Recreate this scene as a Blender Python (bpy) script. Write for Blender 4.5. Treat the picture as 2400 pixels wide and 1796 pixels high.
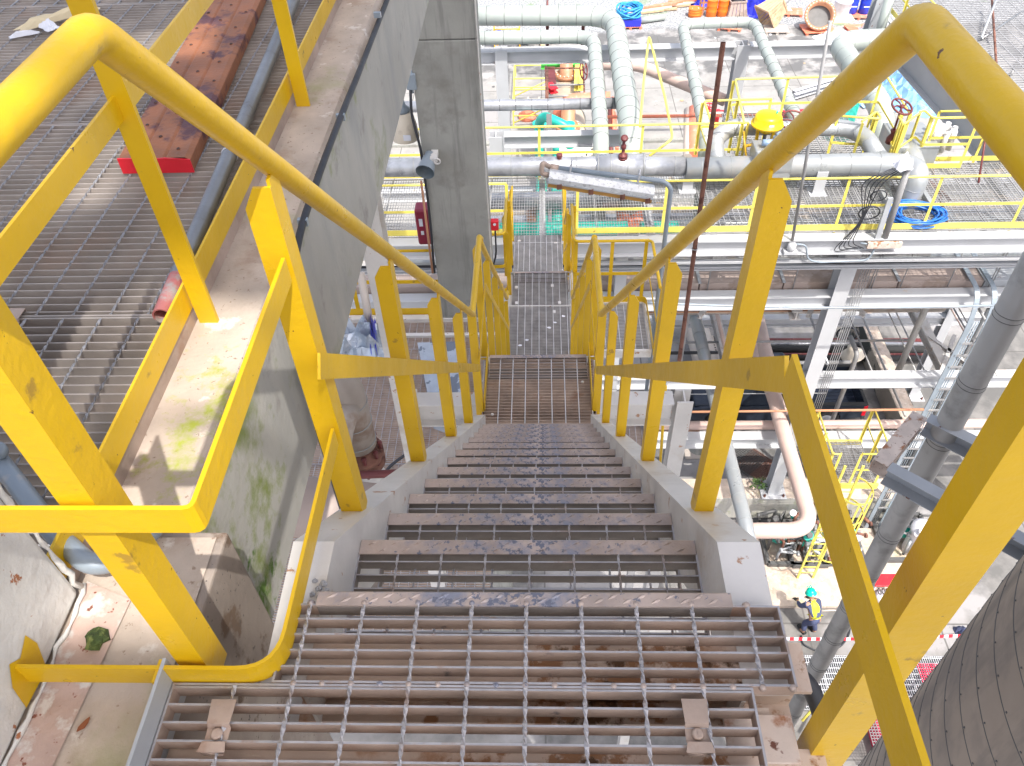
import bpy, math, random
from mathutils import Vector, Matrix
random.seed(7)
for o in list(bpy.data.objects): bpy.data.objects.remove(o)
SC = bpy.context.scene
COL = SC.collection
rad = math.radians

# ---------------------------------------------------------------- camera
CAM = Vector((0, 0, 1.32976))
PIT, YAW, ROL, FPX = 0.796014, 0.0563, -0.046604, 1867.32
FW = Vector((-math.sin(YAW)*math.cos(PIT), math.cos(YAW)*math.cos(PIT), -math.sin(PIT)))
_r = Vector((math.cos(YAW), math.sin(YAW), 0)); _u = _r.cross(FW)
RT = _r*math.cos(ROL) + _u*math.sin(ROL)
UP = -_r*math.sin(ROL) + _u*math.cos(ROL)
cd = bpy.data.cameras.new("camera"); cam = bpy.data.objects.new("camera", cd); COL.objects.link(cam)
cam.matrix_world = Matrix(((RT.x, UP.x, -FW.x, CAM.x), (RT.y, UP.y, -FW.y, CAM.y), (RT.z, UP.z, -FW.z, CAM.z), (0, 0, 0, 1)))
cd.sensor_width = 36; cd.lens = FPX/2400*36; cd.clip_start = 0.05; cd.clip_end = 600
SC.camera = cam
# ---------------------------------------------------------------- light
SUN = Vector((0.25, -0.43, 0.867)).normalized()
w = bpy.data.worlds.new("World"); SC.world = w; w.use_nodes = True
nt = w.node_tree; bg = nt.nodes['Background']
sky = nt.nodes.new('ShaderNodeTexSky'); sky.sky_type = 'NISHITA'; sky.sun_disc = False
sky.sun_elevation = rad(60); sky.sun_rotation = rad(150); sky.air_density = 0.7; sky.dust_density = 4.0; sky.ozone_density = 0.6
hs = nt.nodes.new('ShaderNodeHueSaturation'); hs.inputs['Saturation'].default_value = .62; nt.links.new(sky.outputs[0], hs.inputs['Color']); nt.links.new(hs.outputs[0], bg.inputs[0]); bg.inputs[1].default_value = 0.15
sl = bpy.data.lights.new("sun", 'SUN'); sl.energy = 2.0; sl.angle = rad(0.5); sl.color = (1, 0.955, 0.88)
so = bpy.data.objects.new("sun", sl); COL.objects.link(so); so.rotation_euler = SUN.to_track_quat('Z', 'Y').to_euler(); so.location = (0, 0, 30)
SC.view_settings.view_transform = 'Standard'; SC.view_settings.look = 'None'
SC.view_settings.exposure = 1.33; SC.view_settings.gamma = 1
SC.render.engine = 'CYCLES'

# a sight line through a point of the photograph (2400 px wide), met with a plane of the site
def ray(x, y): return FW + RT*((x-1200)/FPX) - UP*((y-898)/FPX)
def AZ(x, y, z): d = ray(x, y); return CAM + d*((z-CAM.z)/d.z)
def AY(x, y, Y): d = ray(x, y); return CAM + d*(Y/d.y)
def AX(x, y, X): d = ray(x, y); return CAM + d*(X/d.x)
V = Vector

# ---------------------------------------------------------------- materials
def mat(name, base, rough=0.5, metal=0.0, spots=(), bump=0.0, bscale=60, var=0.08, vscale=3, streak=None, zones=()):
    """spots: (colour, scale, threshold, softness[, metal, rough])"""
    m = bpy.data.materials.new(name); m.use_nodes = True
    n = m.node_tree.nodes; L = m.node_tree.links; b = n['Principled BSDF']
    tc = n.new('ShaderNodeTexCoord'); co = tc.outputs['Object']
    b.inputs['Roughness'].default_value = rough; b.inputs['Metallic'].default_value = metal
    def noise(scale, det=4, vec=None, rg=0.55):
        t = n.new('ShaderNodeTexNoise'); t.inputs['Scale'].default_value = scale; t.inputs['Detail'].default_value = det
        t.inputs['Roughness'].default_value = rg; L.new(vec or co, t.inputs['Vector']); return t.outputs[0]
    def ramp(v, lo, hi):
        r = n.new('ShaderNodeMapRange'); r.inputs['From Min'].default_value = lo; r.inputs['From Max'].default_value = hi
        L.new(v, r.inputs['Value']); return r.outputs[0]
    def mix(f, a, c):
        x = n.new('ShaderNodeMix'); x.data_type = 'RGBA'; L.new(f, x.inputs[0])
        if isinstance(a, tuple): x.inputs[6].default_value = (*a, 1)
        else: L.new(a, x.inputs[6])
        if isinstance(c, tuple): x.inputs[7].default_value = (*c, 1)
        else: L.new(c, x.inputs[7])
        return x.outputs[2]
    dk = tuple(c*(1-var*2) for c in base); lt = tuple(min(1, c*(1+var)) for c in base)
    c = mix(ramp(noise(vscale, 5), 0.35, 0.65), dk, lt)
    if streak:
        mp = n.new('ShaderNodeMapping'); mp.inputs['Scale'].default_value = streak[2]; L.new(co, mp.inputs[0])
        c = mix(ramp(noise(1.0, 6, mp.outputs[0], .65), streak[1], streak[1]+.22), c, streak[0])
    for i, s in enumerate(spots):
        mp = n.new('ShaderNodeMapping'); mp.inputs['Location'].default_value = (i*7.3, i*3.1, 2.2*i); L.new(co, mp.inputs[0])
        f = ramp(noise(s[1], 7, mp.outputs[0], .62), s[2], s[2]+s[3])
        c = mix(f, c, s[0])
    for (zc, ctr, rd, th, soft, ns) in zones:      # dirt, wear and tone with a place of its own: colour, centre, radii, threshold, softness, noise scale
        s1 = n.new('ShaderNodeVectorMath'); s1.operation = 'SUBTRACT'; L.new(co, s1.inputs[0]); s1.inputs[1].default_value = ctr
        s2 = n.new('ShaderNodeVectorMath'); s2.operation = 'DIVIDE'; L.new(s1.outputs[0], s2.inputs[0]); s2.inputs[1].default_value = rd
        s3 = n.new('ShaderNodeVectorMath'); s3.operation = 'LENGTH'; L.new(s2.outputs[0], s3.inputs[0])
        s4 = n.new('ShaderNodeMath'); s4.operation = 'MULTIPLY_ADD'; L.new(s3.outputs['Value'], s4.inputs[0]); s4.inputs[1].default_value = -.35; L.new(ramp(noise(ns, 7, None, .65), .3, .7), s4.inputs[2])
        c = mix(ramp(s4.outputs[0], th-.08, th-.08+soft), c, zc)
    L.new(c, b.inputs['Base Color'])
    if bump:
        bp = n.new('ShaderNodeBump'); bp.inputs['Strength'].default_value = bump; bp.inputs['Distance'].default_value = 0.004
        L.new(noise(bscale, 4), bp.inputs['Height']); L.new(bp.outputs[0], b.inputs['Normal'])
        rr = ramp(noise(bscale*.2, 4), 0.3, 0.7); mr = n.new('ShaderNodeMath'); mr.operation = 'MULTIPLY_ADD'
        mr.inputs[1].default_value = .18; mr.inputs[2].default_value = max(.05, rough-.09); L.new(rr, mr.inputs[0]); L.new(mr.outputs[0], b.inputs['Roughness'])
    return m
RUST = (.16, .055, .025)
M = {}
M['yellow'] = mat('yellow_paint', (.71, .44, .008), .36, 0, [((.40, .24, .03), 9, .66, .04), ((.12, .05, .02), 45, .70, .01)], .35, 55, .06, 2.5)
M['yellow_far'] = mat('sunlit_pale_yellow', (.80, .68, .13), .45, 0, [((.3, .2, .05), 5, .68, .04)], .1, 30, .06, 2)  # paler copy of the yellow: overexposed sunlight put into the colour
M['galv'] = mat('dusty_galvanised_steel', (.45, .345, .285), .55, .15, [((.33, .20, .14), 5, .58, .12), ((.14, .12, .12), 14, .66, .06)], .3, 90, .12, 6)
M['galv_deck'] = mat('grey_galvanised_grating', (.40, .35, .315), .5, .1, [((.36, .27, .22), 2.2, .54, .15)], .2, 80, .14, 4)
M['galv_cool'] = mat('greyish_grating', (.40, .385, .385), .55, .15, [((.30, .24, .2), 3, .60, .12)], .3, 90, .12, 6)
M['pale_rod'] = mat('pale_rod', (.62, .62, .64), .5, .1)
M['galv_tread'] = mat('shade_dark_tread_grating', (.23, .20, .18), .55, .15, [((.22, .17, .13), 5, .58, .12)], .3, 90, .12, 6)  # darker copy of the grating steel: shade on the treads put into the colour
M['rod_dull'] = mat('dull_rod', (.33, .33, .35), .45, .3, [((.22, .2, .19), 16, .56, .08)], .2, 90, .1, 20)
M['bar_edge'] = mat('worn_bar_edge', (.42, .41, .43), .42, .25, [((.36, .29, .26), 16, .56, .08)], .2, 90, .1, 20)
M['galv_far'] = mat('pale_galvanised_grating', (.29, .29, .295), .5, .1, [((.38, .33, .28), 1.5, .58, .1)], 0, 50, .1, 2)
M['nosing'] = mat('worn_chequer_plate', (.47, .38, .335), .42, .2, [((.30, .18, .12), 9, .66, .05)], .25, 120, .12, 8, zones=(((.24, .25, .31), (0, 0, 0), (.36, 9, 9), .40, .35, 12), ((.15, .16, .21), (0, 0, 0), (.40, 9, 9), .62, .08, 55)))  # worn middle; its blue cast is reflected sky put into the colour
M['white'] = mat('white_steel_paint', (.64, .62, .60), .45, 0, [((.40, .22, .13), 15, .635, .03), ((.50, .44, .38), 3, .58, .12)], .25, 60, .05, 4)
M['white_far'] = mat('clean_white_paint', (.50, .51, .53), .5, 0, [((.55, .42, .3), 2.0, .68, .06)], .05, 20, .04, 1.2)
M['beam_stain'] = mat('stained_beam_paint', (.60, .47, .38), .6, 0, [((.42, .24, .14), 6, .56, .1)], .3, 60, .08, 6, zones=(((.10, .05, .02), (.24, .12, -.1), (.20, .16, .3), .44, .14, 9), ((.30, .15, .07), (.24, .12, -.1), (.32, .3, .3), .48, .14, 14)))
M['white_rust'] = mat('rust_bleeding_white_paint', (.62, .52, .45), .55, 0, [((.34, .15, .07), 7, .55, .07), ((.14, .05, .03), 22, .62, .04)], .4, 60, .08, 6)
M['grey_steel'] = mat('grey_steel_paint', (.40, .42, .445), .5, 0, [(RUST, 6, .66, .03)], .15, 40, .06, 2)
M['concrete'] = mat('weathered_concrete', (.31, .31, .285), .85, 0, [((.22, .215, .195), 1.6, .54, .12), ((.10, .10, .10), 40, .72, .01)], .5, 50, .1, 1.2, streak=((.17, .17, .16), .52, (9, 9, .7)))
M['concrete_pink'] = mat('sandy_concrete', (.54, .45, .375), .9, 0, [((.40, .30, .235), 3.5, .54, .1), ((.66, .60, .54), 9, .60, .05), ((.30, .22, .17), 55, .615, .05), ((.34, .33, .17), 2.1, .57, .16), ((.13, .11, .09), 70, .72, .01)], .6, 70, .1, 5, zones=(((.36, .40, .06), (.17, -1.78, 0), (.13, .24, .3), .30, .45, 14),))
M['concrete_moss'] = mat('mossy_concrete_face', (.44, .425, .385), .88, 0, [((.21, .24, .09), 2.4, .56, .16), ((.28, .26, .24), 4, .58, .1), ((.08, .08, .08), 60, .73, .01)], .5, 45, .08, 1.4, streak=((.31, .31, .30), .5, (7, 3.5, .8)), zones=(((.20, .24, .07), (.205, -1.93, -.25), (.3, .30, .40), .32, .40, 7), ((.09, .17, .02), (.205, -1.98, -.50), (.3, .13, .18), .34, .25, 12), ((.28, .30, .17), (.205, -.4, -.02), (.3, 1.1, .16), .48, .35, 8)))
M['concrete_brown'] = mat('brown_stained_concrete', (.30, .25, .215), .88, 0, [((.42, .36, .31), 2.5, .5, .12), ((.17, .115, .08), 7, .57, .06), ((.12, .10, .09), 60, .64, .03)], .4, 50, .08, 2)
M['plaster_white'] = mat('thick_white_paint', (.70, .69, .66), .5, 0, [((.60, .59, .57), 4, .5, .1), ((.40, .34, .30), 7, .625, .012), ((.36, .13, .05), 15, .655, .02)], .9, 38, .04, 3)
M['rustflash'] = mat('rusting_base_strip', (.55, .40, .34), .7, 0, [((.62, .57, .53), 11, .53, .06), ((.24, .08, .05), 50, .62, .04)], .8, 50, .1, 6)
M['rust_plank'] = mat('rusted_scaffold_plank', (.34, .135, .065), .55, .2, [((.115, .045, .05), 3.2, .52, .05), ((.45, .25, .05), 12, .66, .04)], .5, 80, .15, 8)
M['rust'] = mat('rusty_iron', (.22, .10, .07), .75, .2, [((.10, .04, .03), 6, .52, .08)], .6, 60, .15, 5)
M['red'] = mat('red_paint', (.72, .02, .035), .45, 0, [((.3, .08, .05), 12, .64, .03)], .4, 50, .08, 4)
M['red_worn'] = mat('scratched_red_tube', (.50, .17, .16), .6, .1, [((.38, .33, .31), 9, .50, .07)], .4, 60, .1, 7)
M['tube'] = mat('dull_scaffold_tube', (.27, .28, .295), .42, .5, [((.16, .13, .12), 6, .58, .1)], .3, 60, .1, 5)
M['black'] = mat('black_rubber', (.03, .032, .04), .5, 0, [((.14, .15, .17), 12, .66, .04)], .2, 60, .1, 5)
M['clad'] = mat('aluminium_cladding', (.38, .40, .41), .36, .35, [((.48, .46, .43), 1.6, .56, .15)], .12, 10, .06, 1.5)
M['clad_mint'] = mat('pale_insulation_jacket', (.40, .44, .41), .42, .12, [((.5, .5, .45), 1.1, .6, .2)], .06, 8, .05, 1)
M['clad_pink'] = mat('cream_insulation_jacket', (.50, .44, .39), .5, .05, [((.55, .47, .42), 1.2, .6, .2)], .06, 8, .05, 1)
M['clad_old'] = mat('dented_tin_jacket', (.45, .46, .49), .33, .55, [((.30, .31, .34), 3.2, .5, .16), ((.66, .67, .7), 2.3, .62, .08)], .6, 9, .1, 3)
M['clad_dusty'] = mat('dusty_tin_jacket', (.40, .35, .31), .5, .2, [((.30, .22, .17), 2.5, .56, .12)], .3, 14, .08, 2)
M['tank'] = mat('dull_tank_jacket', (.37, .305, .25), .42, .35, [((.22, .19, .17), 1.4, .5, .2)], .15, 7, .07, 1.1, streak=((.20, .175, .155), .5, (3, 3, .5)))
M['seam'] = mat('dark_lap_seam', (.12, .12, .12), .6, .2)
M['seam_soft'] = mat('grey_lap_seam', (.33, .34, .34), .5, .3)
M['pipe_grey'] = mat('grey_pipe_coating', (.40, .39, .375), .42, .15, [((.24, .235, .22), 2, .52, .15)], .2, 40, .06, 1.5)
M['pink'] = mat('pale_pink_pipe_paint', (.62, .46, .40), .45, 0, [((.6, .42, .36), 1.6, .6, .15)], .05, 20, .05, 1.5)
M['brown'] = mat('primer_brown_paint', (.46, .22, .12), .5, 0, [((.3, .13, .08), 3, .58, .08)], .1, 30, .08, 2)
M['maroon'] = mat('maroon_paint', (.15, .035, .035), .5, .1, [((.26, .10, .08), 5, .58, .08)], .2, 30, .1, 4)
M['salmon'] = mat('faded_orange_plastic', (.80, .24, .14), .55, 0, [((.7, .4, .32), 3, .56, .12)], .05, 20, .06, 2)
M['teal'] = mat('teal_paint', (.02, .46, .36), .4, 0, [((.02, .26, .2), 2.5, .58, .1)], .05, 30, .06, 2)
M['blue'] = mat('blue_plastic_hose', (.03, .17, .55), .35, 0, [], .05, 30, .1, 5)
M['hose_cyan'] = mat('bright_blue_hose', (.04, .32, .62), .4, 0, [], .05, 30, .1, 5)
M['drum_blue'] = mat('blue_drum_plastic', (.02, .055, .55), .35)
M['tarp_blue'] = mat('blue_tarpaulin', (.03, .04, .62), .4, 0, [((.02, .03, .35), 2, .5, .2)], .8, 5, .1, 2)
M['tarp_sky'] = mat('pale_blue_tarpaulin', (.20, .38, .62), .35, 0, [((.42, .52, .62), 1.6, .55, .12), ((.12, .28, .52), 2.6, .62, .08)], 1.0, 3, .1, 2)
M['foil'] = mat('silver_foil_sheet', (.40, .46, .54), .3, .4, [((.62, .66, .72), 4, .52, .1)], .8, 8, .1, 3)
M['orange'] = mat('orange_drum_paint', (.82, .20, .02), .4, 0, [((.5, .12, .03), 4, .64, .05)], .05, 30, .05, 2)
M['wood'] = mat('pale_timber', (.56, .40, .25), .7, 0, [((.38, .25, .14), 4, .56, .1)], .2, 30, .1, 3)
M['beige'] = mat('cream_machine_paint', (.72, .64, .52), .5, 0, [((.5, .42, .34), 2, .6, .1)], .05, 20, .05, 2)
M['duct'] = mat('dusty_pink_duct', (.40, .32, .285), .6, 0, [((.30, .23, .19), .9, .55, .05), ((.52, .45, .41), 2, .6, .1)], .05, 20, .05, 1)
M['lamp_grey'] = mat('grey_enamel', (.28, .33, .38), .4, .1, [((.4, .4, .4), 8, .64, .05)], .1, 30, .05, 4)
M['horn_in'] = mat('speaker_inside', (.12, .15, .17), .5)
M['lampglass'] = mat('dusty_lamp_cover', (.60, .62, .64), .35, .1, [((.40, .41, .43), 30, .56, .04)], .2, 80, .08, 9)
M['amber'] = mat('amber_lens', (.42, .22, .05), .3, 0, [], 0, 30, .05, 4)
M['glass_dark'] = mat('dark_car_glass', (.02, .03, .04), .08)
M['car'] = mat('dark_blue_car_paint', (.035, .045, .065), .25, .3, [((.06, .07, .09), 3, .55, .15)], 0, 10, .1, 2)
M['tyre'] = mat('tyre_rubber', (.025, .025, .025), .8)
M['taillight'] = mat('red_lens', (.75, .01, .03), .25)
M['skin'] = mat('skin', (.36, .2, .13), .6)
M['navy'] = mat('navy_cloth', (.06, .075, .15), .85, 0, [], .2, 60, .15, 6)
M['hivis'] = mat('high_vis_yellow', (.82, .80, .03), .6)
M['helmet'] = mat('green_helmet', (.0, .5, .36), .25)
M['mesh_red'] = mat('red_mesh_plastic', (.75, .03, .09), .5)
M['moss'] = mat('green_moss', (.06, .09, .025), .95, 0, [((.14, .17, .05), 60, .5, .1)], 1.0, 90, .2, 30)
M['leaf'] = mat('dead_leaf', (.25, .08, .03), .7)
M['paper'] = mat('white_paper', (.75, .76, .82), .6)
M['cardboard'] = mat('brown_paper', (.62, .52, .34), .75)
M['stone'] = mat('grey_pebble', (.36, .37, .40), .8)
M['weed'] = mat('weed_leaves', (.08, .15, .035), .6)
# the yard: one sheet, concrete paving with wet asphalt patches
def ground_mat():
    m = bpy.data.materials.new('yard_surface'); m.use_nodes = True; n = m.node_tree.nodes; L = m.node_tree.links; b = n['Principled BSDF']
    tc = n.new('ShaderNodeTexCoord'); co = tc.outputs['Object']
    def noise(s, d=6, r=.6):
        t = n.new('ShaderNodeTexNoise'); t.inputs['Scale'].default_value = s; t.inputs['Detail'].default_value = d; t.inputs['Roughness'].default_value = r
        L.new(co, t.inputs['Vector']); return t.outputs[0]
    def rg(v, lo, hi):
        r = n.new('ShaderNodeMapRange'); r.inputs[1].default_value = lo; r.inputs[2].default_value = hi; L.new(v, r.inputs[0]); return r.outputs[0]
    def mix(f, a, c):
        x = n.new('ShaderNodeMix'); x.data_type = 'RGBA'; L.new(f, x.inputs[0])
        for k, q in ((6, a), (7, c)):
            if isinstance(q, tuple): x.inputs[k].default_value = (*q, 1)
            else: L.new(q, x.inputs[k])
        return x.outputs[2]
    def mth(op, a, c):
        x = n.new('ShaderNodeMath'); x.operation = op
        for k, q in ((0, a), (1, c)):
            if isinstance(q, (int, float)): x.inputs[k].default_value = q
            else: L.new(q, x.inputs[k])
        return x.outputs[0]
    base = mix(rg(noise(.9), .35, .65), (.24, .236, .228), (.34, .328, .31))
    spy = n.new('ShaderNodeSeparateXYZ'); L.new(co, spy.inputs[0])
    base = mix(rg(spy.outputs[1], 19, 24), mix(rg(noise(1.3), .4, .6), (.13, .127, .122), (.22, .21, .20)), base)  # near ground darkened: shade under the rack put into the colour
    base = mix(rg(noise(.28), .50, .58), base, (.30, .29, .29))
    base = mix(rg(noise(2.4, 8, .7), .60, .68), base, (.20, .19, .18))
    sp = n.new('ShaderNodeSeparateXYZ'); L.new(co, sp.inputs[0])
    far = rg(mth('ADD', sp.outputs[1], mth('MULTIPLY', noise(.5), 3.0)), 40.8, 41.4)
    dark = mix(rg(noise(1.1), .45, .62), (.13, .13, .13), (.34, .33, .32))
    c = mix(mth('MULTIPLY', far, rg(mth('SUBTRACT', 48.0, sp.outputs[1]), 0, 1.0)), base, dark)
    grav = mix(rg(noise(9, 3, .8), .42, .6), (.16, .17, .18), (.45, .46, .47))
    grav = mix(rg(noise(.25), .60, .7), grav, (.16, .24, .09))
    c = mix(rg(mth('ADD', sp.outputs[1], mth('MULTIPLY', noise(.6), 2.0)), 46.2, 46.8), c, grav)
    br = n.new('ShaderNodeTexBrick'); br.inputs['Scale'].default_value = 1; br.inputs['Brick Width'].default_value = 3.2; br.inputs['Row Height'].default_value = 3.2
    br.inputs['Mortar Size'].default_value = .025; br.inputs['Mortar Smooth'].default_value = .3; br.offset = 0; L.new(co, br.inputs['Vector'])
    jn = mth('MULTIPLY', br.outputs['Fac'], rg(mth('SUBTRACT', 45.0, sp.outputs[1]), 0, 1))
    c = mix(mth('MULTIPLY', jn, .8), c, (.10, .095, .09))
    L.new(c, b.inputs['Base Color']); b.inputs['Roughness'].default_value = .85
    return m
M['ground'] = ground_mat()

# ---------------------------------------------------------------- mesh builder
def frame(d, up=V((0, 0, 1))):
    d = d.normalized()
    if abs(d.dot(up)) > .985: up = V((0, 1, 0)) if abs(d.y) < .9 else V((1, 0, 0))
    s = d.cross(up).normalized(); u = s.cross(d).normalized()
    return s, u
def fillet(pts, r, n=6):
    pts = [V(p) for p in pts]; out = [pts[0]]
    for i in range(1, len(pts)-1):
        a, b, c = pts[i-1], pts[i], pts[i+1]
        u = (a-b); v = (c-b); k = min(r, u.length*.49, v.length*.49)
        p, q = b+u.normalized()*k, b+v.normalized()*k
        for j in range(n+1):
            t = j/n; out.append(p*(1-t)**2 + b*2*t*(1-t) + q*t*t)
    out.append(pts[-1]); return out
class MB:
    def __init__(s): s.v = []; s.f = []; s.m = []; s.sm = []; s.mi = 0
    def face(s, idx, smooth=False): s.f.append(idx); s.m.append(s.mi); s.sm.append(smooth)
    def poly(s, pts, smooth=False):
        b = len(s.v); s.v += [tuple(p) for p in pts]; s.face(list(range(b, b+len(pts))), smooth); return s
    def box(s, x0, x1, y0, y1, z0, z1):
        b = len(s.v); s.v += [(x, y, z) for z in (z0, z1) for y in (y0, y1) for x in (x0, x1)]
        for q in ((0, 2, 3, 1), (4, 5, 7, 6), (0, 1, 5, 4), (2, 6, 7, 3), (0, 4, 6, 2), (1, 3, 7, 5)): s.face([b+i for i in q])
        return s
    def sweep(s, prof, pts, up=V((0, 0, 1)), caps=True, smooth=False, twist=0.0):
        pts = [V(p) for p in pts]; n = len(prof); rows = []; acc = 0
        for i, p in enumerate(pts):
            if i == 0: d = pts[1]-p
            elif i == len(pts)-1: d = p-pts[i-1]
            else: d = (pts[i+1]-p).normalized() + (p-pts[i-1]).normalized()
            a, u = frame(d, up)
            if i and twist: acc += twist*(p-pts[i-1]).length
            ca, sa = math.cos(acc), math.sin(acc)
            b = len(s.v); rows.append(b)
            k = 1.0
            if 0 < i < len(pts)-1:
                c = (pts[i+1]-p).normalized().dot((p-pts[i-1]).normalized()); k = 1/max(.5, math.sqrt(max(0, (1+c)/2)))
            for (x, y) in prof:
                if twist: x, y = x*ca-y*sa, x*sa+y*ca
                s.v.append(tuple(p + a*x*(k if not smooth else 1) + u*y))
        for r0, r1 in zip(rows, rows[1:]):
            for j in range(n): s.face([r0+j, r0+(j+1) % n, r1+(j+1) % n, r1+j], smooth)
        if caps: s.face([rows[0]+j for j in range(n)][::-1]); s.face([rows[-1]+j for j in range(n)])
        return s
    def bar(s, a, b, w, h, up=V((0, 0, 1))):
        return s.sweep([(-w/2, -h/2), (w/2, -h/2), (w/2, h/2), (-w/2, h/2)], [a, b], up)
    def ribbon(s, pts, w, h, up=V((0, 0, 1))):
        return s.sweep([(-w/2, -h/2), (w/2, -h/2), (w/2, h/2), (-w/2, h/2)], pts, up)
    def tube(s, pts, r, n=12, caps=True):
        # parallel transport
        pts = [V(p) for p in pts]; rr = r if isinstance(r, (list, tuple)) else [r]*len(pts)
        d = (pts[1]-pts[0]).normalized(); a, u = frame(d); rows = []
        for i, p in enumerate(pts):
            if i == 0: t = d
            elif i == len(pts)-1: t = (p-pts[i-1]).normalized()
            else: t = ((pts[i+1]-p).normalized()+(p-pts[i-1]).normalized()).normalized()
            a = (a - t*a.dot(t)).normalized(); u = t.cross(a)
            rows.append(len(s.v))
            for j in range(n):
                th = 2*math.pi*j/n; s.v.append(tuple(p + (a*math.cos(th)+u*math.sin(th))*rr[i]))
        for r0, r1 in zip(rows, rows[1:]):
            for j in range(n): s.face([r0+j, r0+(j+1) % n, r1+(j+1) % n, r1+j], True)
        if caps: s.face([rows[0]+j for j in range(n)][::-1]); s.face([rows[-1]+j for j in range(n)])
        return s
    def ring(s, c, d, R, r, n=28, k=6):
        d = V(d).normalized(); a, u = frame(d); b = len(s.v); c = V(c)
        for i in range(n):
            th = 2*math.pi*i/n; e = a*math.cos(th)+u*math.sin(th)
            for j in range(k):
                ph = 2*math.pi*j/k; s.v.append(tuple(c+e*(R+r*math.cos(ph))+d*r*math.sin(ph)))
        for i in range(n):
            for j in range(k):
                s.face([b+i*k+j, b+((i+1) % n)*k+j, b+((i+1) % n)*k+(j+1) % k, b+i*k+(j+1) % k], True)
        return s
    def lathe(s, c, prof, d=(0, 0, 1), n=24, caps=True, smooth=True):
        d = V(d).normalized(); a, u = frame(d); c = V(c); rows = []
        for (r, h) in prof:
            rows.append(len(s.v))
            for j in range(n):
                th = 2*math.pi*j/n; s.v.append(tuple(c+d*h+(a*math.cos(th)+u*math.sin(th))*r))
        for r0, r1 in zip(rows, rows[1:]):
            for j in range(n): s.face([r0+j, r0+(j+1) % n, r1+(j+1) % n, r1+j], smooth)
        if caps: s.face([rows[0]+j for j in range(n)][::-1]); s.face([rows[-1]+j for j in range(n)])
        return s
    def ibeam(s, a, b, w, h, t=.012, up=V((0, 0, 1))):
        a, b = V(a), V(b); x, y, c = w/2, h/2, t/2
        return s.sweep([(-x, -y), (x, -y), (x, -y+t), (c, -y+t), (c, y-t), (x, y-t), (x, y), (-x, y), (-x, y-t), (-c, y-t), (-c, -y+t), (-x, -y+t)], [a, b], up)
    def build(s, name, mats, parent=None, bevel=0):
        me = bpy.data.meshes.new(name)
        off = V(parent['_w']) if parent is not None and '_w' in parent else V((0, 0, 0))
        me.from_pydata([(x-off.x, y-off.y, z-off.z) for x, y, z in s.v], [], s.f)
        if mats == 'galv_cool': mats = [mats, 'pale_rod']
        if mats in ('galv', 'galv_deck', 'galv_tread') and 1 in s.m: mats = [mats, 'bar_edge' if mats != 'galv_deck' else 'rod_dull']
        if not isinstance(mats, (list, tuple)): mats = [mats]
        if len(mats) == 1: s.m = [0]*len(s.m)
        for m in mats: me.materials.append(M[m] if isinstance(m, str) else m)
        me.polygons.foreach_set('material_index', s.m); me.polygons.foreach_set('use_smooth', s.sm)
        me.update(); o = bpy.data.objects.new(name, me); COL.objects.link(o)
        if parent is not None: o.parent = parent; o['_w'] = tuple(off)
        if bevel:
            bm = o.modifiers.new('bevel', 'BEVEL'); bm.width = bevel; bm.segments = 2; bm.limit_method = 'ANGLE'; bm.angle_limit = rad(40)
        return o
def tag(o, label, cat, group=None):
    o['label'] = label; o['category'] = cat
    if group: o['group'] = group
    return o
def thing(name, label, cat, loc, group=None):
    o = bpy.data.objects.new(name, None); COL.objects.link(o); o.location = V(loc); o.empty_display_size = .1
    o['_w'] = tuple(V(loc)); return tag(o, label, cat, group)
def struct(o, kind='structure'): o['kind'] = kind; return o

# ---------------------------------------------------------------- small shared pieces
def grate(x0, x1, y0, y1, z, along='x', pitch=.03, bh=.03, bt=.005, rp=.1, rod=.006, twist=False, r0=None, edge=True, phase=0.0, bars=None, rods=None, frame_t=.006, edgecol=True):
    B = bars or MB(); R = rods or B
    def BX(*a):
        B.box(*a)
        if edgecol: B.m[-5] = 1
    if along == 'x':
        y = y0+phase
        while y < y1-.004: BX(x0, x1, y, y+bt, z-bh, z); y += pitch
        x = (x0+rp*.5) if r0 is None else r0
        R.mi = 1
        while x < x1-.01:
            if x > x0+.008:
                if twist:
                    n = max(2, int((y1-y0)/.012)); h = rod/2
                    R.sweep([(-h, -h*.45), (h, -h*.45), (h, h*.45), (-h, h*.45)], [(x, y0+(y1-y0)*i/n, z+.0005) for i in range(n+1)], twist=95)
                else: R.box(x-rod/2, x+rod/2, y0, y1, z-.006, z+.0015)
            x += rp
    else:
        x = x0+phase
        while x < x1-.004: BX(x, x+bt, y0, y1, z-bh, z); x += pitch
        y = y0+rp*.5; R.mi = 1
        while y < y1-.01: R.box(x0, x1, y-rod/2, y+rod/2, z-.006, z+.0015); y += rp
    R.mi = 0
    if edge:
        e = frame_t
        BX(x0-e, x0, y0-e, y1+e, z-bh-.001, z+.001); BX(x1, x1+e, y0-e, y1+e, z-bh-.001, z+.001)
        BX(x0, x1, y0-e, y0, z-bh-.001, z+.001); BX(x0, x1, y1, y1+e, z-bh-.001, z+.001)
    return B
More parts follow.
